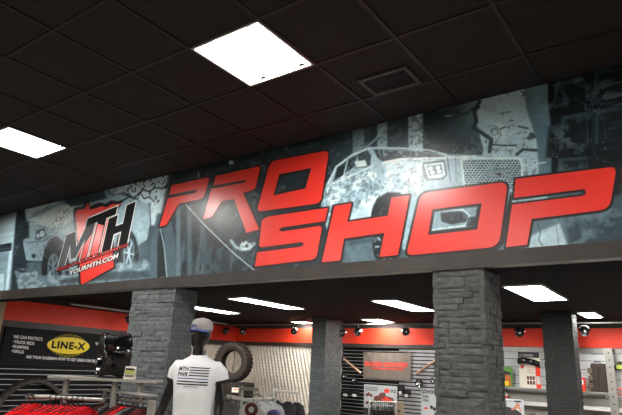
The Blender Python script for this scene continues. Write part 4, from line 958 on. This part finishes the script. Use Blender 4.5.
DC = 9.6
E0, E1 = pa(272.5, 390.4, DC), pa(299, 393.2, DC)
b1 = pa(273.2, 390.6, DC); stand(b1, b1[2] + .02, ((E0, E1),), 'grey clothes stand with a single arm carrying black shirts before the corrugated sheet')
ua = (E1 - E0) * [1, 1, 0]; ua /= np.linalg.norm(ua)
for x, q in ((.16, 0), (.62, 1), (.95, 2)):
    pt = E0 * (1 - x) + E1 * x; garment(pt - Z_ * .01, ua * .8 - FH * .6, np.cross(Z_, ua), M['blackcloth'], ('black shirt nearest the stand post, on the arm before the corrugated sheet', 'middle one of three black shirts before the corrugated sheet', 'rightmost of three black shirts before the corrugated sheet')[q], 'black shirts before the corrugated sheet', wid=.15, drop=.15, hang_lab='black hanger with a black shirt on the single-arm stand', hgroup='hangers on the single-arm stand')
garment(pa(229.5, 397.2, 7.1), UH, FH, M['greycloth'], 'grey hooded top hanging beside the mannequin arm', None, wid=.12, hang_lab='black hanger with the grey top beside the mannequin')
for k, x in enumerate((.30, .60, .88)):
    pt = B0 * (1 - x) + B1 * x; garment(pt, UH * .85 - FH * .5, FH, M['tee'], ('white shirt behind the brown ring-shaped cap', 'white shirt between the two caps', 'white shirt behind the purple cap')[k], 'white shirts right of the mannequin', wid=.2, drop=.03, hang_lab='black hanger with a white shirt right of the mannequin', hgroup='hangers of the white shirts', name='hanging_shirt')
for k, x in enumerate((.80, .93)):
    pt = A0 * (1 - x) + A1 * x
    h = thing('hanger', 'empty black hanger at the tip of the upper arm beside the tyres', 'hanger', pt, 'empty hangers on the upper arm')
    MB().tube([pt + UH * (.02 * math.sin(s_)) + Z_ * (.02 * math.cos(s_)) for s_ in np.linspace(-1.5, 2.6, 10)] + [pt - Z_ * .06], .004, 7).build('hook', M['blackplastic'], h)
    MB().tube([pt - Z_ * .06 + FH * s_ * .5 + UH * s_ * .8 - Z_ * abs(s_) * .4 for s_ in (-.1, -.05, 0, .05, .1)], .006, 8).build('arm', M['blackplastic'], h)
# caps on a low table
tb = pa(264, 415, 6.6); tz = 1.0
tt = thing('display_table', 'low display table of caps right of the mannequin', 'table', (tb[0], tb[1], 0))
tz = float(pa(251, 417, 6.6)[2])
bevel(MB().obox((tb[0], tb[1], tz - .015), UH, FH, Z_, .34, .14, .015).build('tabletop', M['greymetal'], tt), .003)
for a in (-1, 1):
    for b in (-1, 1): q = tb + UH * a * .31 + FH * b * .11; MB().tube([(q[0], q[1], 0), (q[0], q[1], tz - .03)], .014, 12).build('leg', M['steel'], tt)
def flatcap(x, m, m2, label, d=6.6):
    q = pa(x, 415, d); q[2] = tz; t = thing('cap', label, 'cap', q); rg = []
    for z, r in ((0, .085), (.03, .088), (.06, .082), (.085, .06), (.098, .03), (.1, .004)): rg.append([q + UH * a[0] + FH * a[1] + Z_ * z for a in ring(0, 0, 0, r, r * 1.12, 26)])
    MB().rings(rg).build('crown', m, t)
    MB().tube([q + UH * .086 * math.cos(s_) - FH * .1 * math.sin(s_) + Z_ * .012 for s_ in np.linspace(0, 2 * PI, 25)], .011, 8, cap=False).build('band', m2, t)
    V = []; 
    for k in range(15):
        s_ = PI * k / 14; V += [q + UH * .08 * math.cos(s_) - FH * (.09 * math.sin(s_)) + Z_ * .008, q + UH * .085 * math.cos(s_) - FH * (.09 * math.sin(s_) + .065 * math.sin(s_) ** .5) + Z_ * .004]
        V += [v_ + Z_ * .005 for v_ in V[-2:]]
    MB().add(V, [f_ for k in range(14) for f_ in ((4 * k, 4 * k + 4, 4 * k + 5, 4 * k + 1), (4 * k + 2, 4 * k + 3, 4 * k + 7, 4 * k + 6), (4 * k + 1, 4 * k + 5, 4 * k + 7, 4 * k + 3))]).build('brim', m2, t)
    return t
# ring-shaped brown neck cushion look: a cap with an open back
q = pa(251, 413.5, 6.6)
rg_ = thing('headband', 'brown ring-shaped headwear right of the mannequin', 'headwear', (q[0], q[1], tz))
MB().tube([np.array([q[0], q[1], tz + .085]) + UH * .058 * math.cos(s_) + Z_ * .058 * math.sin(s_) for s_ in np.linspace(0, 2 * PI, 33)], .024, 12, cap=False).build('ring', M['browncloth'], rg_)
bevel(MB().obox((q[0], q[1], tz + .004), UH, FH, Z_, .05, .04, .004).build('stand_foot', M['blackplastic'], rg_), .002)
flatcap(274, M['purple'], M['blue'], 'blue and purple cap at the bottom, left of the slim back column')

# =================================================================== REAR WALL, MIDDLE: dark slatwall
WX = lambda x, y, d=.05: aty(x, y, YB - d)
xa, xb, xc = -7.12, float(WX(398, 380)[0]), -3.95
slatwall('x', xa, xb, .4, 2.09, YB, -1, .0762, (M['slatdark'], M['insert']), 'black slatwall with thin metal strips right of the slim back column', strip=.013)
slatwall('x', xb + .01, xc, .4, 2.09, YB, -1, .0762, (M['slatdark'], M['insert']), 'brighter metal-faced slatwall left of the tall nearest column', strip=.056)

def wallrect(x0, y0, x1, y1, d):      # px box on the rear wall -> X range and Z range
    a = WX(x0, (y0 + y1) / 2, d); b = WX(x1, (y0 + y1) / 2, d); t_ = WX((x0 + x1) / 2, y0, d); u_ = WX((x0 + x1) / 2, y1, d)
    return float(a[0]), float(b[0]), float(u_[2]), float(t_[2])
# cloth banner
x0, x1, z0, z1 = wallrect(363.2, 352.3, 411, 379.5, .06)
cb = thing('cloth_banner', 'grey-brown cloth banner with red lettering hanging on the rear slatwall', 'banner', ((x0 + x1) / 2, YB - .06, z0))
nx, nz = 60, 26; V = []
def fold(a, b): return .006 * math.sin(a * 38) * b + .020 * math.exp(-((a - .08 - (1 - b) * .30) / .035) ** 2) * max(0, b - .2) + .010 * math.exp(-((a - .55) / .3) ** 2)
def cpt(a, b, l=0): sag = .012 * math.sin(a * PI) * b; return np.array([x0 + (x1 - x0) * a, YB - .055 - fold(a, b) - l, z0 + (z1 - z0 - sag) * b])
for k in range(nx + 1):
    for r in range(nz + 1): V.append(cpt(k / nx, r / nz))
for k in range(nx + 1):
    for r in range(nz + 1): V.append(cpt(k / nx, r / nz, -.003))
Nn = (nx + 1) * (nz + 1); fs = [(k * (nz + 1) + r, (k + 1) * (nz + 1) + r, (k + 1) * (nz + 1) + r + 1, k * (nz + 1) + r + 1) for k in range(nx) for r in range(nz)]
fs += [tuple(i + Nn for i in f) for f in fs]
MB().add(V, fs, True).build('cloth', M['clothbanner'], cb)
for body_, (a0_, a1_, b0_, b1_) in (('ROUGH COUNTRY', (.04, .95, .46, .64)), ('SUSPENSION SYSTEMS', (.17, .86, .355, .42))):
    me = text_mesh(body_, .1, .05, .1); co = np.array([v.co[:] for v in me.vertices]); lo, hi = co.min(0), co.max(0)
    warp(me, lambda x, y, z: cpt(a0_ + (a1_ - a0_) * (x - lo[0]) / (hi[0] - lo[0]), b0_ + (b1_ - b0_) * (y - lo[1]) / (hi[1] - lo[1]), .004 if z > 0 else .002)); me.materials.clear(); me.materials.append(M['redprint']); link(me, 'lettering', cb)
for a in (.003, .997):
    q = cpt(a, .98); MB().tube([q - Y_ * .006, q + Y_ * .012], .012, 12).build('grommet', M['steel'], cb)
# side-step tubes on the wall
def tube_thing(p, q, label):
    p, q = np.array(p), np.array(q); t = thing('side_step_bar', label, 'bar', (p + q) / 2); d = (q - p) / np.linalg.norm(q - p)
    MB().tube([p, p + d * .03, q - d * .03, q], [.018, .022, .022, .018], 14).build('tube', M['tan'], t)
    for s_ in (.12, .88):
        c_ = p * (1 - s_) + q * s_; g_ = (YB - .028 - c_[1]) / 2; bevel(MB().obox(c_ + Y_ * g_, d, Y_, np.cross(d, Y_), .012, g_, .012).build('bracket', M['blackplastic'], t), .003)
    MB().tube([p - d * .002, p - d * .012], .018, 12).build('end_cap', M['blackplastic'], t); return t
tube_thing(WX(343.5, 358.5, .12), WX(360.8, 373), 'diagonal tan tube left of the cloth banner')
tube_thing(WX(416.5, 373.5), WX(434.5, 361, .12), 'diagonal tan tube right of the cloth banner')
# round wall-mounted lamps and boxes
def pod(x, y, r, label, group='round lamps on the rear slatwall'):
    c_ = WX(x, y, .10); t = thing('round_lamp', label, 'lamp', c_, group)
    MB().lathe([(.001, -.05), (r * .7, -.045), (r, -.01), (r, .02), (r * .86, .02), (r * .8, .008)], c_, -Y_, 24).build('housing', M['blackplastic'], t)
    MB().lathe([(r * .8, .008), (r * .45, -.012), (.001, -.016)], c_, -Y_, 20).build('lens', M['chrome'], t)
    bevel(MB().box(c_[0] - .012, c_[0] + .012, c_[1] + .04, YB - .024, c_[2] - .012, c_[2] + .012).build('bracket', M['blackplastic'], t), .002); return t
for x, y, r, l in ((344.5, 375.6, .05, 'small round lamp on the dark slatwall, nearest the slim back column'), (354.6, 380.3, .065, 'round lamp on the dark slatwall just below the left tan tube'), (419, 383.2, .085, 'largest round lamp on the brighter slatwall'), (432.6, 380.5, .05, 'round lamp on the brighter slatwall touching the tall column edge')): pod(x, y, r, l)
def blackbox(x, y, w_, h_, label, group='small black brackets on the slatwall', foot=True):
    c_ = WX(x, y, .08); t = thing('black_bracket', label, 'bracket', c_, group)
    bevel(MB().box(c_[0] - w_ / 2, c_[0] + w_ / 2, YB - .13, YB - .027, c_[2] - h_ / 2, c_[2] + h_ / 2).build('body', M['blackplastic'], t), .006)
    if foot: bevel(MB().box(c_[0] - w_ * .28, c_[0] + w_ * .28, YB - .14, YB - .10, c_[2] - h_ / 2 - .035, c_[2] - h_ / 2 + .02).build('bright_tab', M['whitemetal'], t), .003)
    return t
for x, y, w_, h_, l in ((346.5, 392.5, .16, .09, 'leftmost small black bracket with a bright tab on the dark slatwall'), (355.5, 393, .16, .08, 'second small black bracket with a bright tab on the dark slatwall'), (401.3, 388.5, .10, .16, 'black bracket just right of the truck poster'), (407.5, 392.8, .10, .10, 'black bracket left of the small white notice')): blackbox(x, y, w_, h_, l)
for x, y in ((398, 378.8), (411.6, 387)): pass
# truck poster
def board(x0p, y0p, x1p, y1p, d, m, name, label, cat, dep=.012, frame=None):
    x0, x1, z0, z1 = wallrect(x0p, y0p, x1p, y1p, d)
    t = thing(name, label, cat, ((x0 + x1) / 2, YB - d, z0)); bevel(MB().box(x0, x1, YB - d, YB - d + dep, z0, z1).build('panel', m, t), .002)
    return t, np.array([x0, YB - d, z0]), x1 - x0, z1 - z0
pt_, O, w_, h_ = board(363.8, 385.2, 397, 416.5, .045, M['posterwhite'], 'truck_poster', 'grey-white poster of dark red trucks on the rear slatwall below the cloth banner', 'poster')
def truck_shape(cx, cy, s_, fl=1): return [(cx + fl * a * s_, cy + b * s_) for a, b in ((-.5, -.08), (-.52, .06), (-.40, .12), (-.28, .14), (-.18, .27), (.05, .29), (.12, .14), (.48, .08), (.52, -.04), (.46, -.14), (.40, -.24), (.28, -.22), (.20, -.12), (-.16, -.12), (-.24, -.2), (-.36, -.18), (-.42, -.1))]
K = (O, X_, Z_, -Y_)
flat_on([truck_shape(w_ * .61, h_ * .56, w_ * .58)], *K, .0003, .002, 'printed_truck', M['brownprint'], pt_)
flat_on([truck_shape(w_ * .70, h_ * .53, w_ * .30)], *K, .002, .003, 'printed_highlight', M['redprint'], pt_)
for b_ in (.66, .40): flat_on([truck_shape(w_ * .16, h_ * b_, w_ * .22)], *K, .0003, .002, 'printed_truck', M['brownprint'], pt_)
flat_on([[(w_ * (.70 + .085 * math.cos(a)), h_ * .83 + w_ * .055 * math.sin(a)) for a in np.linspace(0, 2 * PI, 20, endpoint=False)]], *K, .0003, .002, 'printed_badge', M['redprint'], pt_)
text_on('X5', *K, [(w_ * .80, h_ * .78), (w_ * .97, h_ * .78), (w_ * .97, h_ * .89), (w_ * .80, h_ * .89)], .002, 'lettering', M['darkprint'], pt_, offset=.03)
for k in range(3): flat_on([rrect(w_ * .05, w_ * (.44 - .04 * (k == 2)), h_ * (.90 - .05 * k), h_ * (.92 - .05 * k))], *K, .0003, .002, 'printed_line', M['darkprint'], pt_)
flat_on([rrect(0.002, w_ * .24, 0.002, h_ * .24)], *K, .0003, .003, 'printed_corner', M['darkprint'], pt_)
# small white notice at the right
nt, O, w_, h_ = board(421, 389.3, 438, 417, .045, M['posterwhite'], 'wall_notice', 'small white printed notice left of the tall nearest column', 'notice')
K = (O, X_, Z_, -Y_)
text_on('LOWER', *K, [(w_ * .06, h_ * .84), (w_ * .80, h_ * .84), (w_ * .80, h_ * .97), (w_ * .06, h_ * .97)], .002, 'lettering', M['darkprint'], nt, offset=.03)
for k, tx_ in enumerate(('5-8A', '15A')): text_on(tx_, *K, [(w_ * .10, h_ * (.68 - .14 * k)), (w_ * .48, h_ * (.68 - .14 * k)), (w_ * .48, h_ * (.78 - .14 * k)), (w_ * .10, h_ * (.78 - .14 * k))], .002, 'lettering', M['darkprint'], nt, offset=.03)
flat_on([truck_shape(w_ * .30, h_ * .30, w_ * .26)], *K, .0003, .002, 'printed_part', M['redprint'], nt)
for cx, cz in ((.62, .36), (.78, .30)): flat_on([[(w_ * (cx + .09 * math.cos(a)), h_ * cz + w_ * .1 * math.sin(a)) for a in np.linspace(0, 2 * PI, 16, endpoint=False)]], *K, .0003, .002, 'printed_disc', M['darkprint'], nt)
# row of black hangers with silver clips on a floor rail, and the carton beside it
r0, r1 = atd(371, 401.5, 9.4), atd(394, 402.5, 9.4); ud = (r1 - r0); L_ = np.linalg.norm(ud); ud /= L_
tr = thing('hanger_rail', 'low rail packed with black hooks below the truck poster', 'rack', (r0 + r1) / 2 * [1, 1, 0])
MB().tube([r0 - ud * .04, r1 + ud * .04], .014, 12).build('rail', M['steel'], tr)
for e in (r0 - ud * .03, r1 + ud * .03): MB().tube([(e[0], e[1], 0), e], .014, 12).build('post', M['steel'], tr)
for k in range(11):
    q = r0 + ud * (L_ * (k + .5) / 11)
    h = thing('hanger', 'black hook with a silver clip on the low rail below the truck poster', 'hanger', q, 'black hooks on the low rail')
    MB().tube([q + FH * .024 * math.sin(s_) + Z_ * (.024 * math.cos(s_)) for s_ in np.linspace(-1.5, 2.4, 9)] + [q - Z_ * .07], .007, 8).build('hook', M['blackplastic'], h)
    bevel(MB().obox(q - Z_ * .10, ud, FH, Z_, .010, .05, .03).build('clip', M['chrome'] if k % 3 else M['blackplastic'], h), .003)
    bevel(MB().obox(q - Z_ * .20, ud, FH, Z_, .014, .11, .075).build('pouch', M['blackplastic'], h), .005)
q = atd(398.5, 409, 9.6)
cx_ = thing('carton', 'brown carton standing right of the row of black hooks', 'box', (q[0], q[1], q[2] - .12))
bevel(MB().obox(q - Z_ * .02, UH, FH, Z_, .085, .07, .14).build('body', M['cardboard'], cx_), .003)
MB().obox(q - FH * .071 - Z_ * .03, UH, Z_, FH, .02, .02, .0015).build('printed_mark', M['blackplastic'], cx_)
st_ = thing('display_plinth', 'grey plinth carrying the brown carton', 'plinth', (q[0], q[1], 0)); zz = q[2] - .162
bevel(MB().obox((q[0], q[1], zz / 2), UH, FH, Z_, .11, .11, zz / 2).build('body', M['greymetal'], st_), .004)

# =================================================================== REAR WALL, RIGHT: white slatwall
slatwall('x', -3.62, -.2, .5, 2.09, YB, -1, .152, (M['slatwhite'], M['groove']), 'white slatwall on the back wall, right of the tall nearest column', strip=.012)
x0, x1, z0, z1 = wallrect(498, 347, 640, 353.2, .05)
tp = thing('metal_header', 'brushed metal strip along the top of the white slatwall', 'trim', ((x0 + x1) / 2, YB - .03, z0))
bevel(MB().box(-3.62, -.2, YB - .05, YB - .028, 2.072, 2.165).build('strip', M['steel'], tp), .003)
for x in np.arange(-3.5, -.3, .24): MB().lathe([(.001, .007), (.008, .005), (.010, 0)], (x, YB - .05, 2.12), -Y_, 10).build('rivet', M['chrome'], tp)
def shelf(x0p, x1p, yp, d, label):
    a = aty(x0p, yp, YB - d); b = aty(x1p, yp, YB - d); z = float((a[2] + b[2]) / 2)
    t = thing('wall_shelf', label, 'shelf', ((a[0] + b[0]) / 2, YB - d / 2, z)); bevel(MB().box(a[0], b[0], YB - d, YB - .027, z - .02, z).build('board', M['whitemetal'], t), .003)
    MB().box(a[0], b[0], YB - d - .004, YB - d, z - .028, z + .006).build('edge_strip', M['steel'], t)
    for x in (a[0] + .1, b[0] - .1): bevel(MB().box(x - .008, x + .008, YB - d * .8, YB - .027, z - .09, z - .02).build('bracket', M['steel'], t), .003)
    return float(z)
zs_ = shelf(497, 611, 389.6, .30, 'white shelf with a metal edge on the white slatwall')
mp = thing('steel_sheet', 'brushed metal panel beneath the shelf of the white slatwall', 'wall panel', (-2, YB - .04, 1.0))
bevel(MB().box(-3.62, -.9, YB - .06, YB - .028, .95, zs_ - .10).build('sheet', M['steel'], mp), .003)
for x in np.arange(-3.5, -1.0, .3): MB().lathe([(.001, .007), (.010, .005), (.012, 0)], (x, YB - .06, 1.16), -Y_, 10).build('rivet', M['chrome'], mp)
x_, X1_, z_, Z1_ = wallrect(500, 401, 610, 404, .3); lg = thing('counter_ledge', 'pale ledge catching the light below the shelf', 'ledge', (-2, YB - .2, z_))
bevel(MB().box(-3.6, -.9, YB - .26, YB - .062, z_ - .06, z_).build('board', M['whitemetal'], lg), .004)
# product packet
def standing(x0p, y0p, x1p, y1p, d, m, name, label, cat, dep=.05):
    a = aty(x0p, y1p, YB - d); b = aty(x1p, y1p, YB - d); tz_ = aty((x0p + x1p) / 2, y0p, YB - d)[2]
    t = thing(name, label, cat, ((a[0] + b[0]) / 2, YB - d + dep / 2, zs_)); bevel(MB().box(a[0], b[0], YB - d, YB - d + dep, zs_, tz_).build('body', m, t), .004)
    return t, np.array([a[0], YB - d, zs_]), float(b[0] - a[0]), float(tz_ - zs_)
t, O, w_, h_ = standing(499.5, 367, 512.2, 388.5, .16, M['green'], 'product_packet', 'green and orange packet on the shelf right of the tall nearest column', 'packet', .06)
K = (O, X_, Z_, -Y_)
flat_on([[(w_ * a, h_ * b) for a, b in ((.05, .05), (.95, .05), (.9, .5), (.7, .62), (.3, .58), (.05, .45))]], *K, .0003, .002, 'printed_picture', M['orange'], t)
flat_on([[(w_ * a, h_ * b) for a, b in ((.02, .7), (.45, .82), (.95, .74), (.95, .62), (.02, .6))]], *K, .0003, .002, 'printed_stripe', M['darkprint'], t)
flat_on([rrect(w_ * .3, w_ * .75, h_ * .08, h_ * .3, .01)], *K, .002, .003, 'printed_patch', M['yellow'], t)
# display board with a curved black bar
t, O, w_, h_ = standing(520, 352, 541.5, 389, .14, M['cream'], 'display_board', 'cream product display board with a curved black bar, left of the dark back column', 'display', .02)
K = (O, X_, Z_, -Y_)
flat_on([rrect(0, w_, h_ * .84, h_)], *K, .0003, .004, 'header_panel', M['darkprint'], t)
text_on('ACCESSORIES', *K, [(w_ * .06, h_ * .875), (w_ * .70, h_ * .875), (w_ * .70, h_ * .93), (w_ * .06, h_ * .93)], .006, 'lettering', M['posterwhite'], t, offset=.01)
flat_on([rrect(w_ * .78, w_, 0.001, h_ * .62)], *K, .0003, .004, 'red_strip', M['red'], t)
flat_on([rrect(w_ * .82, w_ * .98, h_ * .12, h_ * .34, .01)], *K, .004, .03, 'blister', M['whitemetal'], t)
g = MB(); rg = []
for s_ in np.linspace(0, 1, 14):
    c_ = O + X_ * w_ * (-.0 + 1.02 * s_) + Z_ * h_ * (.735 + .03 * math.sin(s_ * 2.6) - .10 * s_ * s_) - Y_ * (.03 + .05 * math.sin(PI * min(1, s_ + .1)))
    rg.append([c_ + Z_ * (.055 * math.cos(a)) - Y_ * (.022 * math.sin(a)) for a in np.linspace(0, 2 * PI, 14, endpoint=False)])
g.rings(rg); g.build('curved_bar', M['gloss'], t)
for s_ in (.18, .55): MB().lathe([(.001, .006), (.009, .004), (.01, 0)], O + X_ * w_ * s_ + Z_ * h_ * .80 - Y_ * .082, -Y_, 10).build('bolt', M['chrome'], t)
for a in range(3):
    for b in range(2): flat_on([rrect(w_ * (.36 + .13 * a), w_ * (.46 + .13 * a), h_ * (.10 + .13 * b), h_ * (.20 + .13 * b))], *K, .0003, .002, 'printed_thumbnail', M['brownprint'], t)
flat_on([rrect(w_ * .1, w_ * .24, h_ * .54, h_ * .62)], *K, .0003, .002, 'printed_mark', M['redprint'], t)
for k in range(4): flat_on([rrect(w_ * .36, w_ * (.72 - .05 * (k % 2)), h_ * (.42 + .045 * k), h_ * (.432 + .045 * k))], *K, .0003, .002, 'printed_line', M['tan'], t)
# red and white packet, canvas bag, cup
t, O, w_, h_ = standing(575.5, 377.5, 585.5, 389, .18, M['red'], 'small_box', 'small red and white box right of the dark back column', 'box', .06)
flat_on([rrect(w_ * .15, w_ * .85, h_ * .5, h_ * .85, .006)], O, X_, Z_, -Y_, .0003, .002, 'printed_panel', M['whitevinyl'], t)
a = aty(590.5, 391.5, YB - .2); b = aty(607.5, 391.5, YB - .2); tz_ = float(aty(598, 363.5, YB - .2)[2]); xm = (a[0] + b[0]) / 2
t = thing('canvas_bag', 'dark brown upright bag with pale side pockets on the shelf', 'bag', (xm, YB - .15, zs_))
g = MB(); rg = []
for s_, ww, dd_ in ((0, .98, .95), (.05, 1.02, 1.0), (.3, 1.03, 1.04), (.6, .97, 1.0), (.85, .92, .92), (.97, .90, .85), (1, .84, .7)):
    rg.append([tuple(q_) for q_ in ring(xm + .02 * s_, YB - .15, zs_ + .001 + (tz_ - zs_) * s_, (b[0] - a[0]) / 2 * ww, .085 * dd_, 28, 4.5)])
g.rings(rg); g.build('body', M['bag'], t)
for k, zf in enumerate((.22, .48, .74)): bevel(MB().box(a[0] - .012, a[0] + .055, YB - .245, YB - .2, zs_ + (tz_ - zs_) * (zf - .10), zs_ + (tz_ - zs_) * (zf + .09)).build('side_pocket', M['cardboard'], t), .012, 3)
MB().tube([(xm - .05, YB - .15, tz_ - .01), (xm - .04, YB - .15, tz_ + .03), (xm + .05, YB - .15, tz_ + .03), (xm + .06, YB - .15, tz_ - .01)], .008, 8).build('handle', M['blackplastic'], t)
MB().tube([(xm + .03, YB - .242, zs_ + .04), (xm + .025, YB - .243, tz_ - .08)], .004, 6).build('zip', M['blackplastic'], t)
# slanted perforated upright
u0, u1 = aty(605.5, 350, YB - .33), aty(612.8, 416, YB - .33); dv_ = u1 - u0; Lu = np.linalg.norm(dv_); dv_ /= Lu
end = u0 + dv_ * (Lu + .1); t = thing('metal_upright', 'slanting perforated steel upright right of the canvas bag', 'upright', end)
sdv = np.cross(Y_, dv_); bevel(MB().obox((u0 + end) / 2 + X_ * .04, dv_, sdv, Y_, (Lu + .1) / 2, .062, .012).build('bar', M['steel'], t), .003)
for k in range(9): c_ = u0 + dv_ * (Lu * (k + .4) / 9) + X_ * .04 - Y_ * .012; MB().lathe([(.001, .004), (.010, .003), (.012, 0)], c_, -Y_, 10).build('rivet', M['blackplastic'], t)
MB().box(u0[0] - .05, u0[0] + .10, YB - .34, YB - .052, u0[2] - .01, u0[2] + .03).build('top_bracket', M['steel'], t)
zf = float(end[2])
# goods at the right edge
t, O, w_, h_ = standing(614.5, 361, 626, 371.5, .14, M['green'], 'hanging_packet', 'dark green packet at the right edge beyond the slanting upright', 'packet', .03)
bpy.data.objects.remove([o for o in t.children][0]); a = aty(614.5, 370, YB - .14); b = aty(628, 370, YB - .14); z0_, z1_ = a[2], aty(620, 361.5, YB - .14)[2]
g = MB(); g.add([(a[0], YB - .14, z0_), (b[0], YB - .14, z0_), (b[0], YB - .14, z1_), (a[0] + .07, YB - .14, z1_), (a[0], YB - .14, z0_ + .06), (a[0], YB - .10, z0_), (b[0], YB - .10, z0_), (b[0], YB - .10, z1_), (a[0] + .07, YB - .10, z1_), (a[0], YB - .10, z0_ + .06)], [(0, 1, 2, 3, 4), (9, 8, 7, 6, 5), (0, 5, 6, 1), (1, 6, 7, 2), (2, 7, 8, 3), (3, 8, 9, 4), (4, 9, 5, 0)])
bevel(g.build('body', M['flare'], t), .004); MB().box(a[0] + .03, b[0] - .05, YB - .143, YB - .14, z0_ + .02, z0_ + .09).build('printed_label', M['lime'], t)
MB().tube([((a[0] + b[0]) / 2, YB - .12, z1_), ((a[0] + b[0]) / 2, YB - .12, z1_ + .03), ((a[0] + b[0]) / 2, YB - .02, z1_ + .03)], .004, 6).build('peg_hook', M['steel'], t)
a = aty(615, 394, YB - .14); b = aty(630, 394, YB - .14); z1_ = float(aty(622, 389, YB - .14)[2])
t = thing('orange_strap', 'orange coiled strap at the lower right edge', 'strap', ((a[0] + b[0]) / 2, YB - .1, a[2]))
for k in range(4): MB().tube([((a[0] + b[0]) / 2 + .11 * math.cos(s_), YB - .09 - .01 * k + .004 * math.sin(3 * s_), (a[2] + z1_) / 2 + .045 * math.sin(s_)) for s_ in np.linspace(0, 2 * PI, 25)], .009, 8, cap=False).build('coil', M['redprint'], t)
MB().tube([((a[0] + b[0]) / 2, YB - .11, z1_), ((a[0] + b[0]) / 2, YB - .02, z1_)], .005, 6).build('peg_hook', M['steel'], t)
# picture box in front and the dark case beside it
q0 = atd(500, 415.5, 8.2); q1 = atd(524.5, 415.5, 8.2); zt2 = float(atd(512, 399.6, 8.2)[2]); ub = (q1 - q0) * [1, 1, 0]; wB = np.linalg.norm(ub); ub /= wB; nb2 = np.array([ub[1], -ub[0], 0]); zb2 = zt2 - .27
t = thing('picture_box', 'white box printed with a reclining figure, at the bottom right of the nearest column', 'box', (q0[0], q0[1], zb2))
bevel(MB().obox((q0 + q1) / 2 * [1, 1, 0] - nb2 * .09 + Z_ * (zb2 + zt2) / 2, ub, nb2, Z_, wB / 2, .09, (zt2 - zb2) / 2).build('carton', M['posterwhite'], t), .003)
O = q0 * [1, 1, 0] + Z_ * zb2; K = (O, ub, Z_, nb2); h_ = zt2 - zb2; w_ = wB
flat_on([[(w_ * a, h_ * b) for a, b in ((0.01, .02), (.9, .02), (.88, .30), (.62, .52), (.35, .60), (.01, .70))]], *K, .0003, .002, 'printed_picture', M['darkprint'], t)
flat_on([[(w_ * a, h_ * b) for a, b in ((.45, .5), (.62, .62), (.70, .82), (.78, .84), (.82, .72), (.86, .5), (.92, .42), (.84, .38), (.74, .58), (.66, .5), (.5, .42))]], *K, .002, .003, 'printed_figure', M['skinprint'], t)
text_on('TRUX', *K, [(w_ * .08, h_ * .86), (w_ * .52, h_ * .86), (w_ * .52, h_ * .94), (w_ * .08, h_ * .94)], .002, 'lettering', M['greycloth'], t, offset=.02)
flat_on([[(w_ * (.75 + .17 * math.cos(a)), h_ * (.9 + .045 * math.sin(a))) for a in np.linspace(0, 2 * PI, 24, endpoint=False)]], *K, .0003, .002, 'printed_oval', M['darkprint'], t)
cs = atd(534, 417, 8.4); t = thing('black_case', 'rounded black case at the bottom between the picture box and the dark back column', 'case', (cs[0], cs[1], zb2))
rg = [[tuple(np.array([cs[0], cs[1], 0]) + ub * p_[0] - nb2 * (p_[1]) + Z_ * z) for p_ in ring(0, 0, 0, .13 * s_, .10 * s_, 26, 3)] for z, s_ in ((zb2, .95), (zb2 + .02, 1), (float(cs[2]) - .02, 1), (float(cs[2]) + .02, .9), (float(cs[2]) + .035, .6))]
MB().rings(rg).build('shell', M['gloss'], t); MB().tube([(cs[0] - .04 * ub[0], cs[1] - .04 * ub[1], float(cs[2]) + .03), (cs[0], cs[1], float(cs[2]) + .05), (cs[0] + .04 * ub[0], cs[1] + .04 * ub[1], float(cs[2]) + .03)], .007, 8).build('handle', M['blackplastic'], t)
mid_ = (q0 + q1) / 2; ct = thing('display_counter', 'low grey counter carrying the picture box and black case', 'counter', (mid_[0], mid_[1], 0))
bevel(MB().obox(mid_ * [1, 1, 0] + ub * .12 - nb2 * .09 + Z_ * (zb2 / 2 - .0), ub, nb2, Z_, .36, .16, zb2 / 2 - .001).build('cabinet', M['greymetal'], ct), .004)
# cup on the ledge
q = aty(505.5, 399, YB - .16); t = thing('paper_cup', 'small white cup on the ledge below the green packet', 'cup', (q[0], q[1], z_))
MB().lathe([(.001, 0), (.035, 0), (.05, .11), (.047, .11), (.033, .006)], (q[0], q[1], z_), Z_, 24).build('cup', M['cream'], t); MB().lathe([(.0405, .03), (.0475, .08), (.0482, .08), (.0412, .03)], (q[0], q[1], z_), Z_, 24, closed=True).build('printed_band', M['redprint'], t)
